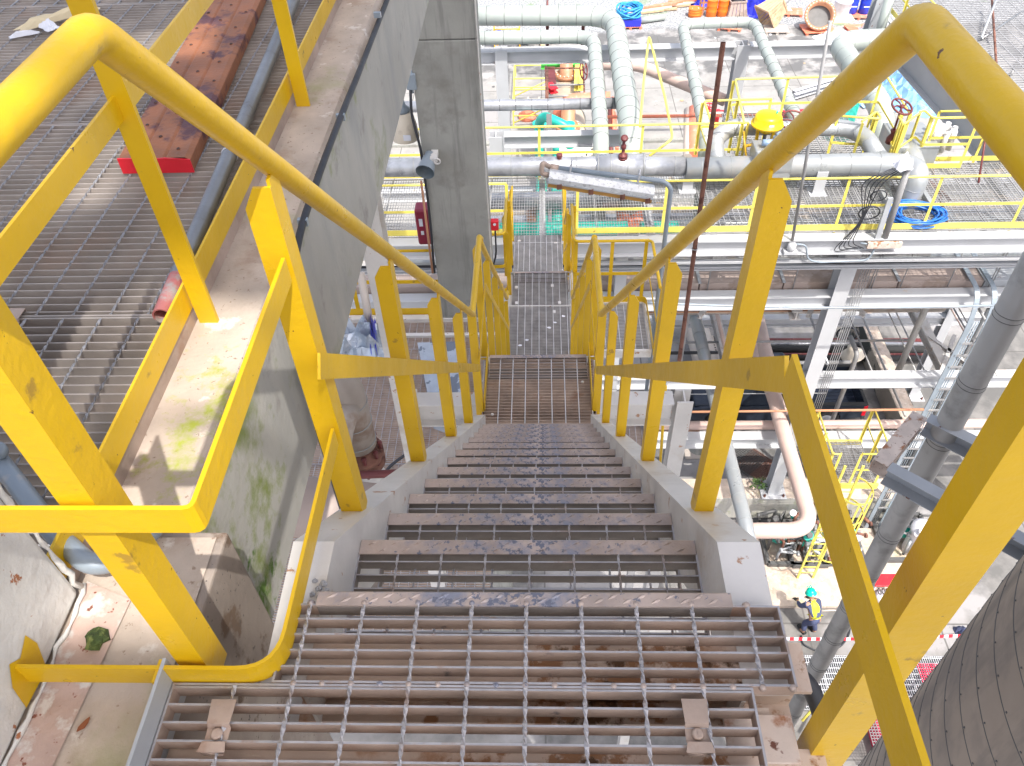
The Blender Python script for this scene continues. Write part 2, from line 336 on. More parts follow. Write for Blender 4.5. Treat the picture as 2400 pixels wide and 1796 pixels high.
def angle_post(x, y, zb, zt, sx, w=.06, t=.006, cut=.022, w2=None):
    w2 = w2 or w
    """steel angle standing upright: one leg faces the front, the other runs back; outer top corner cut off"""
    m = MB()
    xo = x+sx*w
    pr = [(x, zb), (xo, zb), (xo, zt-cut-.03), (xo-sx*cut, zt-.012), (x, zt-.012)]
    a = [(p[0], y, p[1]) for p in pr]; b = [(p[0], y+t, p[1]) for p in pr]
    k = len(m.v); m.v += a+b; n = len(pr)
    m.face(list(range(k, k+n)) if sx < 0 else list(range(k, k+n))[::-1]); m.face(list(range(k+n, k+2*n))[::-1] if sx < 0 else list(range(k+n, k+2*n)))
    for i in range(n): j = (i+1) % n; m.face([k+i, k+j, k+n+j, k+n+i] if sx > 0 else [k+j, k+i, k+n+i, k+n+j])
    x0, x1 = sorted((x, x+sx*t)); m.box(x0, x1, y+t, y+w2, zb, zt)
    return m
# ================================================================ SETTING
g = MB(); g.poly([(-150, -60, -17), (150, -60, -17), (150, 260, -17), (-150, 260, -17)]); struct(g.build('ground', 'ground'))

RUN, RISE, HW, XC = .23865, .23427, .384, -.041
Z1, Z2, Z3 = -13*RISE, -26*RISE, -7.2
XL, XR = XC-HW, XC+HW

# ---- unseen floor added to shade the stair; cut-outs placed to drop sun patches
OH = 10.0
def over(x, y, z, H=10.0): return (x+.2887*(H-z), y-.4965*(H-z))
holes = []
def hole(x0, x1, y0, y1, z=0.0):
    a = over(x0, y0, z); b = over(x1, y1, z); holes.append((a[0], b[0], a[1], b[1]))
hole(-.95, -.50, .68, 1.22, -.05); hole(-.93, -.50, 1.28, 1.70, -.1)
hole(-1.22, -1.15, 1.15, 1.62); hole(-1.11, -1.05, 1.1, 1.7); hole(-1.01, -.9, 1.2, 1.66)
hole(-1.75, -1.32, 3.05, 3.42); hole(-1.50, -1.34, 2.08, 2.5); hole(-1.28, -1.02, .62, 1.02)
hole(-1.9, -1.15, .30, .72, .6)
xs = sorted({-1.3, 7.4}|{h[0] for h in holes}|{h[1] for h in holes}); ys = sorted({-6.8, 3.6}|{h[2] for h in holes}|{h[3] for h in holes})
m = MB()
for xa, xb in zip(xs, xs[1:]):
    for ya, yb in zip(ys, ys[1:]):
        cx, cy = (xa+xb)/2, (ya+yb)/2
        if any(h[0] < cx < h[1] and h[2] < cy < h[3] for h in holes): continue
        m.poly([(xa, ya, OH), (xa, yb, OH), (xb, yb, OH), (xb, ya, OH)])
        m.poly([(xa, ya, OH+.03), (xb, ya, OH+.03), (xb, yb, OH+.03), (xa, yb, OH+.03)])
t = thing('unseen_shade_floor', 'unseen steel plate floor added for shade, with cut-outs for sun patches, high above the stair head', 'floor', (-1, -1, OH))
m.build('floor_plate', 'white_far', t)
b = MB()
for x in (-1.1, 5.4, 7.2): b.ibeam((x, -6.8, OH-.16), (x, 3.6, OH-.16), .2, .3)
b.build('floor_beam', 'white', t)

# ---- concrete edge beam on the left with its mossy side
t = thing('concrete_beam', 'long weathered concrete beam with mossy side along the left of the stair', 'concrete beam', (-.95, 3, -.05))
m = MB(); m.mi = 0
y0, y1 = .925, 9.6
top = [(-1.35, -.745)]
m.poly([(-1.0, y0, -.05), (-.765, y0, -.05), (-.765, y1, -.05), (-1.0, y1, -.05)])
m.mi = 2; m.poly([(-.765, y0, -.05), (-.745, y0, -.085), (-.745, y1, -.085), (-.765, y1, -.05)])
m.mi = 1; m.poly([(-.745, y0, -.085), (-.745, y0, -.66), (-.745, y1, -.66), (-.745, y1, -.085)])
m.mi = 0; m.poly([(-.745, y0, -.66), (-1.0, y0, -.66), (-1.0, y1, -.66), (-.745, y1, -.66)])
m.poly([(-1.0, y0, -.66), (-1.0, y0, -.05), (-1.0, y1, -.05), (-1.0, y1, -.66)])
m.poly([(-1.0, y1, -.66), (-1.0, y1, -.05), (-.745, y1, -.05), (-.745, y1, -.66)])
m.build('beam_body', ['concrete_pink', 'concrete_moss', 'concrete_pink'], t)
t = thing('concrete_block', 'sandy brown concrete plinth under the yellow toe rail, left of the stair head', 'concrete plinth', (-.8, .5, -.05))
m = MB(); m.box(-1.02, -.657, -.8, .922, -2.2, -.05)
o = m.build('plinth', 'concrete_brown', t, .006)
m = MB(); m.poly([(-1.01, -.78, -.046), (-.675, -.78, -.046), (-.675, .905, -.046), (-1.01, .905, -.046)]); m.build('plinth_top', 'concrete_pink', t)

# ---- white painted steel column at lower left
t = thing('white_column', 'thickly painted white steel column flaking at its rusty foot, lower left corner', 'steel column', (-1.2, .45, -.04))
m = MB(); m.box(-1.75, -.905, -.6, .775, -.04, 1.3); m.build('shaft', 'plaster_white', t, .012)
m = MB()
random.seed(3)
pts = [(-.900+random.uniform(-.006, .006), -.55+i*.022, -.036) for i in range(62)]
m.tube(pts, [.005+random.uniform(-.003, .002) for _ in pts], 7)
pv = [(-.905+random.uniform(-.004, .004), .78+random.uniform(-.004, .004), -.03+i*.022) for i in range(40)]
m.tube(pv, [.005+random.uniform(-.0025, .002) for _ in pv], 7)
m.build('weld_bead', 'plaster_white', t)
m = MB(); m.poly([(-.903, -.55, -.041), (-.815, -.55, -.041), (-.80, .1, -.041), (-.822, .45, -.041), (-.80, .76, -.041), (-.903, .80, -.041)]); m.build('rusty_base_strip', 'rustflash', t)
m = MB(); m.poly([(-.9035, .545, -.03), (-.9035, .62, -.038), (-.9035, .64, .02), (-.9035, .635, .06), (-.9035, .60, .045), (-.9035, .58, .065), (-.9035, .555, .03)]); m.build('yellow_overspray', 'yellow', t)

# moss clump, leaves and pebbles lying on the plinth
def clump(name, loc, r, matn, label, cat, seed=1, sq=.6):
    random.seed(seed); m = MB(); n = 12; rings = 7; rows = []
    for i in range(rings+1):
        ph = math.pi*i/rings; rows.append(len(m.v))
        for j in range(n):
            th = 2*math.pi*j/n; k = r*(1+random.uniform(-.28, .28)) if 0 < i < rings else r
            m.v.append((loc[0]+math.sin(ph)*math.cos(th)*k, loc[1]+math.sin(ph)*math.sin(th)*k, loc[2]+max(-.25, math.cos(ph))*k*sq))
    for r0, r1 in zip(rows, rows[1:]):
        for j in range(n): m.face([r0+j, r0+(j+1) % n, r1+(j+1) % n, r1+j])
    return tag(m.build(name, matn), label, cat)
p = AZ(224, 1495, -.03); clump('moss_clump', (p.x, p.y, -.035), .021, 'moss', 'small dark green moss clump beside the white column foot', 'moss', 4)
def leaf(p, s, a, label, c='leaf'):
    m = MB(); n = []
    for x, y in ((-1, 0), (-.5, .35), (0, .42), (.6, .25), (1.1, 0), (.5, -.3), (-.2, -.38)):
        n.append((p.x+s*(x*math.cos(a)-y*math.sin(a)), p.y+s*(x*math.sin(a)+y*math.cos(a)), p.z+.004+.003*abs(x)))
    m.poly(n); m.poly([(a[0], a[1], a[2]-.0015) for a in n][::-1]); return tag(m.build('dead_leaf', c), label, 'leaf')
leaf(AZ(198, 1702, -.045), .014, 1.1, 'brown dead leaf on the concrete between column and platform')

# ================================================================ NEAR PLATFORM
t = thing('stair_head_platform', 'grated steel platform at the head of the stair, nearest the viewer', 'platform', (-.1, .45, 0))
g1 = grate(-.468, .42, .585, .727, 0, r0=-.434, twist=True, rod=.008, bh=.033, bt=.0038, phase=.024, frame_t=.004); g1.build('grating', 'galv', t)
g2 = grate(-.64, .345, -.35, .575, 0, r0=-.534, twist=True, rod=.008, bh=.033, bt=.0038, phase=.02, frame_t=.004); g2.build('grating', 'galv', t)
m = MB(); m.box(-.652, -.646, -.4, .60, -.07, .05); m.build('end_plate', 'grey_steel', t)
m = MB()
for k in range(9):
    for dx in (0, .05): m.lathe((-.434+.1*k+dx, .580, -.006), [(.001, 0), (.007, .002), (.005, .008), (.001, .0095)], n=8)
    m.lathe((-.434+.1*k, .732, -.004), [(.001, 0), (.008, .002), (.005, .008), (.001, .010)], n=8)
m.build('weld_spots', 'nosing', t)
for (ya, za, h) in ((.635, -.12, .16), (.455, -.13, .15), (.28, -.13, .16)):
    b = MB(); b.ibeam((-.47 if ya > .6 else -.64, ya, za), (.46, ya, za), .09, h, .01); b.build('support_beam', 'beam_stain', t)
for s in (1,):
    b = MB(); x = (XL-.04) if s < 0 else (XR+.002); b.ibeam((x, -.5, -.16), (x, .57, -.16), .08, .2, .01); b.build('side_beam', 'white_rust', t)
b = MB(); b.box(.36, .418, .475, .555, -.062, -.05); b.build('bracket_plate', 'white_rust', t, .002)
b = MB(); b.box(.33, .392, .22, .448, -.062, -.05); b.build('bracket_plate', 'white_rust', t, .002)
def grate_clip(x, y, z, parent):
    m = MB(); w = .02
    pr = [(-.045, -.012), (-.045, .003), (-.030, .003), (-.026, -.006), (-.004, -.006), (.0, .004), (.038, .006), (.042, -.014)]
    pts = [(x, y+a, z+b_) for a, b_ in pr]
    m.ribbon(pts, w*2*.8, .0025); c = m.build('clip', 'galv', parent)
    s = MB(); s.lathe((x, y-.015, z-.004), [(.010, 0), (.010, .004), (.007, .006)], n=14); s.box(x-.001, x+.001, y-.022, y-.008, z+.0015, z+.0026); s.build('screw', 'galv', c)
p = AZ(515, 1700, 0); grate_clip(p.x, p.y, .004, t)
p = AZ(1632, 1700, 0); grate_clip(p.x, p.y, .004, t)

# black bent hose beyond the platform corner
m = MB(); hp = [AY(1790, 1560, .64), AY(1850, 1566, .62), AY(1895, 1610, .585), AY(1925, 1680, .56), AY(1905, 1796, .55)]
for i, dz in enumerate((-.22, -.2, -.2, -.25, -.4)): pass
hp = [AZ(1760, 1562, -.14), AZ(1845, 1562, -.13), AZ(1895, 1600, -.16), AZ(1925, 1670, -.22), AZ(1935, 1760, -.30)]
m.tube(fillet(hp, .05, 6), .017, 12); tag(m.build('rubber_hose', 'black'), 'black bent rubber hose coming out from under the stair head platform', 'hose')

# ================================================================ STAIRCASES
def tread(name, parent, yk, z, full=True, grid=True):
    m = MB().box(XL+.004, XR-.004, yk-.033, yk-.030, z-.03, z) if not grid else grate(XL+.004, XR-.004, yk-.25, yk-.04, z, r0=-.334, rod=.006, twist=full, bh=.028, bt=.0035, pitch=.034, phase=.02, frame_t=.004)
    tr = m.build(name, 'galv_tread', parent)
    n = MB(); r = .006
    D_ = .040 if grid else .031
    prof = [(-D_, 0), (-.004, 0), (.0, -.004), (.0, -.032), (-.004, -.032), (-.004, -.006), (-D_, -.004)]
    k = len(n.v)
    for x in (XL+.002, XR-.002): n.v += [(x, yk+a, z+.003+b_) for a, b_ in prof]
    q = len(prof)
    for i in range(q): j = (i+1) % q; n.face([k+i, k+j, k+q+j, k+q+i])
    n.face([k+i for i in range(q)][::-1]); n.face([k+q+i for i in range(q)])
    i = 0; x = XL+.03
    while x < XR-.03:
        for row in ((0, 1) if full else (0,)):
            cx = x+row*.026; cy = yk-.011-row*(D_-.022); a = .75
            e = (math.cos(a)*.0145, math.sin(a)*.0085); f = (-math.sin(a)*.0042, math.cos(a)*.0036)
            P = [(cx-e[0], cy-e[1], z+.003), (cx+f[0], cy+f[1], z+.003), (cx+e[0], cy+e[1], z+.003), (cx-f[0], cy-f[1], z+.003)]; T = (cx, cy, z+.0068)
            for u in range(4): n.poly([P[(u+1) % 4], P[u], T])
        x += .052
    n.build('nosing', 'nosing', tr)
    return tr
def stringer(parent, s, ya, za, yb, zb, head):
    """channel: web on the inner side, flanges turned outward"""
    x = XL if s < 0 else XR; w = .078; h = .20; t_ = .008
    m = MB()
    # outline of the web in the Y-Z plane
    if head: path = [(.585, -.037), (.89, -.037), (yb, zb)]
    else: path = [(ya, za), (yb, zb)]
    pts = [V((x, p[0], p[1])) for p in path]
    m.sweep([(a*(1 if s > 0 else -1), b_) for a, b_ in ((0, 0), (w, 0), (w, -t_), (t_, -t_), (t_, -h+t_), (w, -h+t_), (w, -h), (0, -h))], pts)
    return m.build('stringer', 'white', parent)
def tread_copy(src, parent, dy, dz):
    c = src.copy(); COL.objects.link(c); c.parent = parent; c.location = src.location + V((0, dy, dz)) - (V(parent['_w'])-V(src['_w']))
    for ch in src.children:
        d = ch.copy(); COL.objects.link(d); d.parent = c
    return c
FG = 'steep steel stair flights one below the other'
st = thing('stair_flight', 'topmost steel stair flight with white stringers and chequered tread edges', 'stair', (XC, .8, -.2), FG)
tread0 = None
for s in (-1, 1): stringer(st, s, 0, 0, 3.90, -.037-.982*(3.90-.89), True)
# head nosing lies at platform level
tread('head_nosing', st, .757, .0, True, False)
tread1 = tread('tread', st, .785+RUN, -RISE)
for k in range(2, 13): tread_copy(tread1, st, RUN*(k-1), -RISE*(k-1))
def flight(y0, z0, n, label, loc):
    f_ = thing('stair_flight', label, 'stair', loc, FG)
    for s in (-1, 1): stringer(f_, s, y0-.05, z0+.03, y0+RUN*n, z0-RISE*n+.06, False)
    for k in range(0, n): tread_copy(tread1, f_, y0+.0+RUN*k-(.785+RUN), z0-RISE*k+RISE)
    return f_
flight(4.59, Z1, 13, 'second steel stair flight, starting beyond the first small landing', (XC, 4.6, Z1))
flight(9.60, Z2, 6, 'short lowest steel stair flight dropping to the pipe rack walkway', (XC, 9.6, Z2))

# ================================================================ LANDINGS
t = thing('landing', 'small square grated landing with rust-stained edges below the first flight', 'landing', (XC, 4.2, Z1))
m = grate(-.452, .386, 3.86, 4.53, Z1, r0=-.337, rod=.007, bh=.03, bt=.0045, edgecol=False); m.build('grating', ['galv', 'pale_rod'], t)
b = MB()
for x in (-.47, .40): b.sweep([(0, 0), (.05, 0), (.05, -.01), (.01, -.01), (.01, -.2), (0, -.2)], [(x, 3.86, Z1-.034), (x, 4.56, Z1-.034)])
b.build('landing_frame', 'white', t)
b = MB(); b.box(-.46, .39, 4.49, 4.50, Z1-.2, Z1-.034); b.box(-.46, .39, 3.9, 3.91, Z1-.2, Z1-.034); b.build('cross_channel', 'white', t)
m = MB(); m.lathe((.30, 4.28, Z1), [(.012, 0), (.012, .006), (.006, .012)], n=10); m.lathe((-.38, 3.95, Z1), [(.012, 0), (.012, .006), (.006, .012)], n=10); m.build('grating_bolt', 'white', t)
b = MB(); b.ibeam((-.98, 4.15, Z1-.16), (-.47, 4.15, Z1-.16), .14, .24); b.box(-.99, -.975, 4.06, 4.24, Z1-.30, Z1-.02); b.build('cantilever_beam', 'white', t)
for k in range(4):
    b = MB(); b.lathe((-.975, 4.09+.12*(k % 2), Z1-.08-.14*(k//2)), [(.016, 0), (.016, .018), (.008, .019), (.008, .03)], (1, 0, 0), 6, smooth=False); b.build('flange_bolt', 'white', t)
b = MB(); b.ibeam((.40, 4.15, Z1-.16), (.98, 4.15, Z1-.16), .14, .24); b.build('cantilever_beam', 'white', t)

t = thing('landing', 'long dusty grated landing of two panels below the second flight', 'landing', (XC, 8.7, Z2))
m = grate(-.475, .375, 7.66, 8.80, Z2, r0=-.355, rod=.007, bh=.03, bt=.0045, edgecol=False); m.build('grating', 'galv_cool', t)
m = grate(-.445, .365, 8.81, 9.60, Z2, r0=-.355, rod=.007, bh=.03, bt=.0045, edgecol=False); m.build('grating', 'galv_cool', t)
b = MB(); b.box(-.48, .40, 8.795, 8.812, Z2-.05, Z2+.004)
for x in (-.50, .40): b.sweep([(0, 0), (.05, 0), (.05, -.01), (.01, -.01), (.01, -.2), (0, -.2)], [(x, 7.7, Z2-.034), (x, 9.60, Z2-.034)])
b.build('landing_frame', 'white', t)
for (x, y) in ((-.39, 9.22), (-.38, 8.86), (.24, 8.86), (.16, 8.66), (.14, 9.25)):
    m = MB(); m.box(x-.02, x+.02, y-.03, y+.03, Z2+.001, Z2+.012); m.build('clip', 'white', t)
t = thing('side_landing', 'small grated side landing with black cable across, right of the second landing', 'landing', (1.0, 8.4, Z2))
m = grate(.44, .55, 7.7, 8.8, Z2, rod=.007, bh=.03); m.build('grating', 'galv_cool', t)
m = grate(.60, 1.42, 7.88, 8.82, Z2, rod=.007, bh=.03); m.build('grating', 'galv_cool', t)
b = MB(); b.box(.58, 1.46, 7.84, 7.87, Z2-.12, Z2+.01); b.box(1.43, 1.46, 7.87, 8.86, Z2-.12, Z2+.01); b.box(.58, 1.43, 8.83, 8.86, Z2-.12, Z2+.01); b.build('landing_frame', 'white', t)
t = thing('landing', 'lowest grated landing joining the stair to the pipe rack walkway', 'landing', (XC, 11.5, Z3))
m = grate(-.50, .34, 11.02, 11.88, Z3, r0=-.43, rod=.007, bh=.03); m.build('grating', 'galv_cool', t)
m = grate(-.50, .34, 11.89, 12.10, Z3, r0=-.43, rod=.007, bh=.03); m.build('grating', 'galv_cool', t)
for (x, y) in ((-.42, 11.93), (.24, 11.86)):
    m = MB(); m.box(x-.03, x+.03, y-.02, y+.02, Z3+.001, Z3+.012); m.build('clip', 'white', t)

# litter of paint chips on the second landing
random.seed(9)
for i, (px, py) in enumerate(((1235, 797), (1219, 810), (1300, 756), (1287, 768), (1320, 741))):
    p = AZ(px, py, Z2+.006); m = MB(); k = [(p.x+random.uniform(.6, 1)*.035*math.cos(a), p.y+random.uniform(.5, 1)*.03*math.sin(a), Z2+.005+random.uniform(0, .004)) for a in (0, 1, 2, 3.1, 4.2, 5.3)]
    m.poly(k); tag(m.build('paint_flake', 'paper'), 'pale paint flake lying on the second landing grating', 'debris', 'paint flakes on the second landing')

# ================================================================ STAIR HANDRAILS
RG = 'yellow handrails of the stair flights'
def posts(parent, lst, x, s, w=.06):
    for (y, zb, zt) in lst: angle_post(x, y, zb, zt, s, w).build('post', 'yellow', parent)
t = thing('stair_handrail', 'yellow handrail left of the top flight, running back round the stair head', 'handrail', (-.45, 2, -.6), RG)
m = MB(); m.tube(fillet([(-1.25, .53, 1.02), (-.45, .53, 1.02), (-.45, .80, 1.02), (-.45, 3.86, -1.99), (-.45, 4.70, -1.99), (-.45, 4.82, -2.09)], .022, 5), .0205, 16); m.build('top_rail', 'yellow', t)
m = MB(); m.ribbon([(-.437, 1.10, .255), (-.437, 3.86, -2.47), (-.437, 3.92, -2.49)], .006, .052); m.build('mid_rail', 'yellow', t)
m = MB(); m.ribbon([(-.437, 3.91, -2.465), (-.437, 4.70, -2.465)], .006, .05); m.build('mid_rail', 'yellow', t)
m = MB(); m.ribbon([(-.437, 3.99, Z1+.05), (-.437, 4.62, Z1+.05)], .006, .1); m.build('toe_plate', 'yellow', t)
m = MB(); m.ribbon(fillet([(-.453, 1.12, .475), (-.453, .59, .475), (-.93, .59, .475)], .012, 3), .007, .052); m.build('guard_mid_rail', 'yellow', t)
m = MB(); m.ribbon(fillet([(-.455, 1.12, .02), (-.455, .585, .02), (-.91, .585, .02)], .07, 7), .007, .055); m.build('guard_toe_rail', 'yellow', t)
zr = lambda y: 1.0-(y-.8)*.984
zs = lambda y: -.037-.982*(y-.89)
posts(t, [(y, zs(y+.03)+.0, zr(y+.03)-.0) for y in (1.13, 1.86, 2.62, 3.30)], -.445, -1, .052)
posts(t, [(3.98, Z1-.1, -2.01), (4.64, Z1-.1, -2.01)], -.445, -1, .055)
angle_post(-.585, .60, -.05, 1.02, -1, .048, w2=.056).build('corner_post', 'yellow', t)
m = MB(); m.box(-.66, -.652, .56, .60, -.05, .045); m.build('welded_tab', 'yellow', t)
t = thing('stair_handrail', 'yellow handrail right of the top flight, with the thick crossing post', 'handrail', (.37, 2, -.6), RG)
m = MB(); m.tube(fillet([(.37, -.7, 1.01), (.37, .80, 1.01), (.37, 3.86, -2.0), (.37, 4.66, -2.0), (.37, 4.80, -2.12)], .022, 5), .0205, 16); m.build('top_rail', 'yellow', t)
m = MB(); m.ribbon([(.357, -.7, .49), (.357, .83, .50)], .008, .072); m.build('mid_rail', 'yellow', t)
m = MB(); m.ribbon([(.357, .835, .49), (.357, 3.80, -2.44), (.357, 3.88, -2.47)], .007, .055); m.build('mid_rail', 'yellow', t)
m = MB(); m.ribbon([(.357, 3.88, -2.465), (.357, 4.66, -2.465)], .006, .05); m.build('mid_rail', 'yellow', t)
m = MB(); m.ribbon([(.36, 3.99, Z1+.05), (.36, 4.62, Z1+.05)], .006, .1); m.build('toe_plate', 'yellow', t)
posts(t, [(y, zs(y+.03), zr(y+.03)) for y in (1.13, 1.86, 2.60, 3.28)], .362, 1, .045)
posts(t, [(3.98, Z1-.1, -2.01), (4.62, Z1-.1, -2.01)], .362, 1, .055)
angle_post(.437, .49, -1.1, 1.0, 1, .063, w2=.044).build('corner_post', 'yellow', t)
# second flight
for s, x, nm in ((-1, -.45, 'left'), (1, .37, 'right')):
    t = thing('stair_handrail', 'yellow handrail on the %s of the second stair flight' % nm, 'handrail', (x, 6.2, Z1-1), RG)
    xi = x-s*.012
    m = MB(); m.tube(fillet([(x, 4.72, -2.02), (x, 4.80, -2.12), (x, 7.72, Z2+1.03), (x, 7.86, Z2+1.03)], .05, 5), .0215, 12); m.build('top_rail', 'yellow', t)
    m = MB(); m.ribbon([(xi, 4.76, -2.48), (xi, 7.7, Z2+.53), (xi, 7.86, Z2+.53)], .006, .05); m.build('mid_rail', 'yellow', t)
    posts(t, [(5.3+i*.8, Z1-.982*(5.3+i*.8-4.5), Z1-.982*(5.3+i*.8-4.7)+1.0) for i in range(3)], x-s*.01, s, .055)
    posts(t, [(7.70, Z2-.1, Z2+1.02)], x-s*.01, s, .055)

for i, (px, py) in enumerate(((737, 1359), (745, 1378), (757, 1366), (731, 1391), (748, 1398), (762, 1384))):
    q = AZ(px, py, -.030); clump('pebble', (q.x, q.y, -.034), .0052+.001*(i % 3), 'stone', 'grey pebble in a small scatter on the head of the left white stringer', 'pebble', 60+i, .8)['group'] = 'pebbles on the left stringer head'
# ================================================================ LEFT UPPER DECK
t = thing('grating_deck', 'broad grey grating deck left of the concrete beam at stair head level', 'grating deck', (-2.4, 3, 0))
ya = AZ(30, 745, 0).y; yb = AZ(150, 293, 0).y
cuts = [.80, ya, yb, yb+(yb-ya)*1.08, 6.2]
for i, (a, b_) in enumerate(zip(cuts, cuts[1:])):
    ph = 0.012; off = (i % 2)*.02
    m = grate(-4.2, -.952, a+.008, b_-.008, 0, r0=-4.15+off, twist=(i < 3), rod=.007, bh=.034, bt=.004, phase=ph, edgecol=False)
    m.build('grating', 'galv_deck', t)
m = MB()
m.box(-.949, -.925, .80, 6.2, -.055, .004); m.build('edge_angle', 'galv', t)
m = MB()
for y in (1.45, 2.55, 3.7, 4.9): m.ibeam((-4.2, y, -.14), (-1.02, y, -.14), .12, .2)
m.build('joist', 'duct', t)
p = AZ(28, 750, .004); grate_clip(p.x, p.y, .004, t)

t = thing('deck_guardrail', 'yellow guardrail of flat bars standing on the concrete beam edge', 'guardrail', (-.9, 2.5, 0))
m = MB(); m.ribbon([(-.925, .62, .035), (-.925, 6.2, .035)], .007, .075); m.build('toe_plate', 'yellow', t)
m = MB(); m.ribbon([(-.90, .62, .555), (-.90, 6.2, .555)], .007, .055); m.build('mid_rail', 'yellow', t)
m = MB(); m.tube([(-.91, .62, 1.09), (-.91, 6.2, 1.09)], .0215, 14); m.build('top_rail', 'yellow', t)
for y in (1.58, 2.80, 4.02, 5.24):
    m = MB(); m.box(-.915, -.865, y, y+.012, -.05, 1.07); m.build('post', 'yellow', t)

# scaffold plank
pa, pb = AZ(272, 372, .055), AZ(442, 372, .055)
yA = (pa.y+pb.y)/2; x0 = pa.x+.005; x1 = pb.x; sk = -.078
t = thing('scaffold_plank', 'rusted perforated steel scaffold plank with a red painted end on the grating deck', 'scaffold plank', ((x0+x1)/2, yA, 0))
W_ = x1-x0; Lp = 2.6
def pk(u, v, z): return (x0+u*W_+v*sk, yA+v, z)
m = MB()
pr = [(0, 0), (0, .05), (.28, .05), (.30, .045), (.32, .045), (.34, .05), (.62, .05), (.64, .045), (.66, .045), (.68, .05), (.93, .05), (1, .042), (1, 0)]
k = len(m.v); n = len(pr)
for v in (0.006, Lp): m.v += [pk(u, v, z+.004) for u, z in pr]
for i in range(n): j = (i+1) % n; m.face([k+j, k+i, k+n+i, k+n+j])
m.face(list(range(k+n, k+2*n)))
m.build('plank_body', 'rust_plank', t, .003)
m = MB(); m.v += [pk(u, v, z+.004) for v in (0, .006) for u, z in [(-.004, -.001), (-.004, .0515), (.3, .0512), (.48, .0485), (.66, .0512), (1.0, .0445), (1.004, -.001)]]
m.face(list(range(7))[::-1]); m.face(list(range(7, 14)))
for i in range(7): j = (i+1) % 7; m.face([i, j, 7+j, 7+i])
m.build('end_cap', 'red', t)
m = MB(); m.box(x0+.2*W_, x0+.3*W_, yA+.05, yA+.06, 0, .002)
m = MB()
for i in range(30):
    for j, u in enumerate((.13, .48, .82)):
        if (i+j) % 2: continue
        c = pk(u+(-.03 if i % 4 < 2 else .03), .06+i*.083/1.0*.98, .0535)
        m.lathe(c, [(.0068, 0), (.0058, .0032), (.0045, .0033)], n=10)
m.build('rimmed_hole', 'rust', t)
m = MB()
for i in range(30):
    for j, u in enumerate((.13, .48, .82)):
        if (i+j) % 2: continue
        c = pk(u+(-.03 if i % 4 < 2 else .03), .06+i*.083/1.0*.98, .0537)
        m.lathe(c, [(.0044, 0), (.0044, .0034)], n=8)
m.build('hole_shadow', 'tyre', t)

# scaffold tube beside the kerb
a = AZ(380, 742, .03); b_ = AZ(690, 0, .03); d = (b_-a)
t = thing('scaffold_tube', 'long grey scaffold tube with a red painted open end lying along the toe plate', 'scaffold tube', a)
def hollow(m, pts, ro, ri, n=20):
    m.tube(pts, ro, n, caps=False); m2 = pts[::-1]; m.tube(m2, ri, n, caps=False)
    e = V(pts[0]); dd = (V(pts[1])-e).normalized()
    m.lathe(e, [(ri, 0), (ro, 0)], -dd, n, caps=False, smooth=False)
m = MB(); c1 = a+d.normalized()*.155; m.tube([c1, b_], .0243, 20, caps=False); m.build('tube', 'tube', t)
m = MB(); hollow(m, [a, c1+d.normalized()*.002], .0246, .0205, 22); m.build('red_end', 'red_worn', t)
m = MB(); c2 = a+d.normalized()*.80; m.ring(c2, d, .025, .002); m.lathe(c2+V((.018, 0, .016)), [(.004, 0), (.011, .004), (.006, .014)], (.6, .2, .6), 8); m.build('tape_scrap', 'paper', t)

# crumpled paper bundle at upper left
p = AZ(75, 85, .01)
def crumple(name, p, sx, sy, h, matn, label, cat, seed, n=9, rot=0.3, group=None):
    random.seed(seed); m = MB(); k = 0
    for i in range(n+1):
        for j in range(n+1):
            u = (i/n-.5)*sx*(1+random.uniform(-.12, .12)); v = (j/n-.5)*sy*(1+random.uniform(-.12, .12))
            e = 1-max(abs(i/n-.5), abs(j/n-.5))*2
            z = h*(random.uniform(.15, 1)*min(1, e*2.2)+.02)
            m.v.append((p.x+u*math.cos(rot)-v*math.sin(rot), p.y+u*math.sin(rot)+v*math.cos(rot), p.z+z))
    for i in range(n):
        for j in range(n):
            q = i*(n+1)+j; m.face([q, q+n+1, q+n+2, q+1])
    o = m.build(name, matn); sol = o.modifiers.new('thickness', 'SOLIDIFY'); sol.thickness = .002
    return tag(o, label, cat, group)
crumple('paper_scrap', AZ(135, 45, .02), .34, .06, .04, 'cardboard', 'long folded strip of brown paper on the grating deck, top left', 'paper', 3, 5, .75)
crumple('paper_scrap', AZ(112, 62, .02), .06, .11, .03, 'paper', 'crumpled white paper in front of the brown paper strip', 'paper', 5, 5, .9)
crumple('paper_scrap', AZ(58, 82, .01), .12, .03, .02, 'paper', 'flat white paper sheet left of the crumpled white one', 'paper', 6, 4, .45)

# grey bent tube in the lower left
m = MB(); m.tube(fillet([AZ(-60, 1010, .03), AZ(60, 1160, .03), AZ(130, 1255, .03), AZ(215, 1330, .02), AZ(300, 1305, -.01), AZ(385, 1210, -.01)], .06, 6), .021, 14)
tag(m.build('bent_tube', 'lamp_grey'), 'blue grey bent tube passing behind the white column, lower left', 'tube')
m = MB(); q = AZ(2, 1060, .05); m.lathe(q, [(.018, 0), (.022, .012), (.016, .02), (.010, .02), (.010, .006)], (0, -.5, .8), 16); tag(m.build('pipe_nipple', 'lamp_grey'), 'small round grey pipe end at the left edge, above the bent tube', 'pipe end')

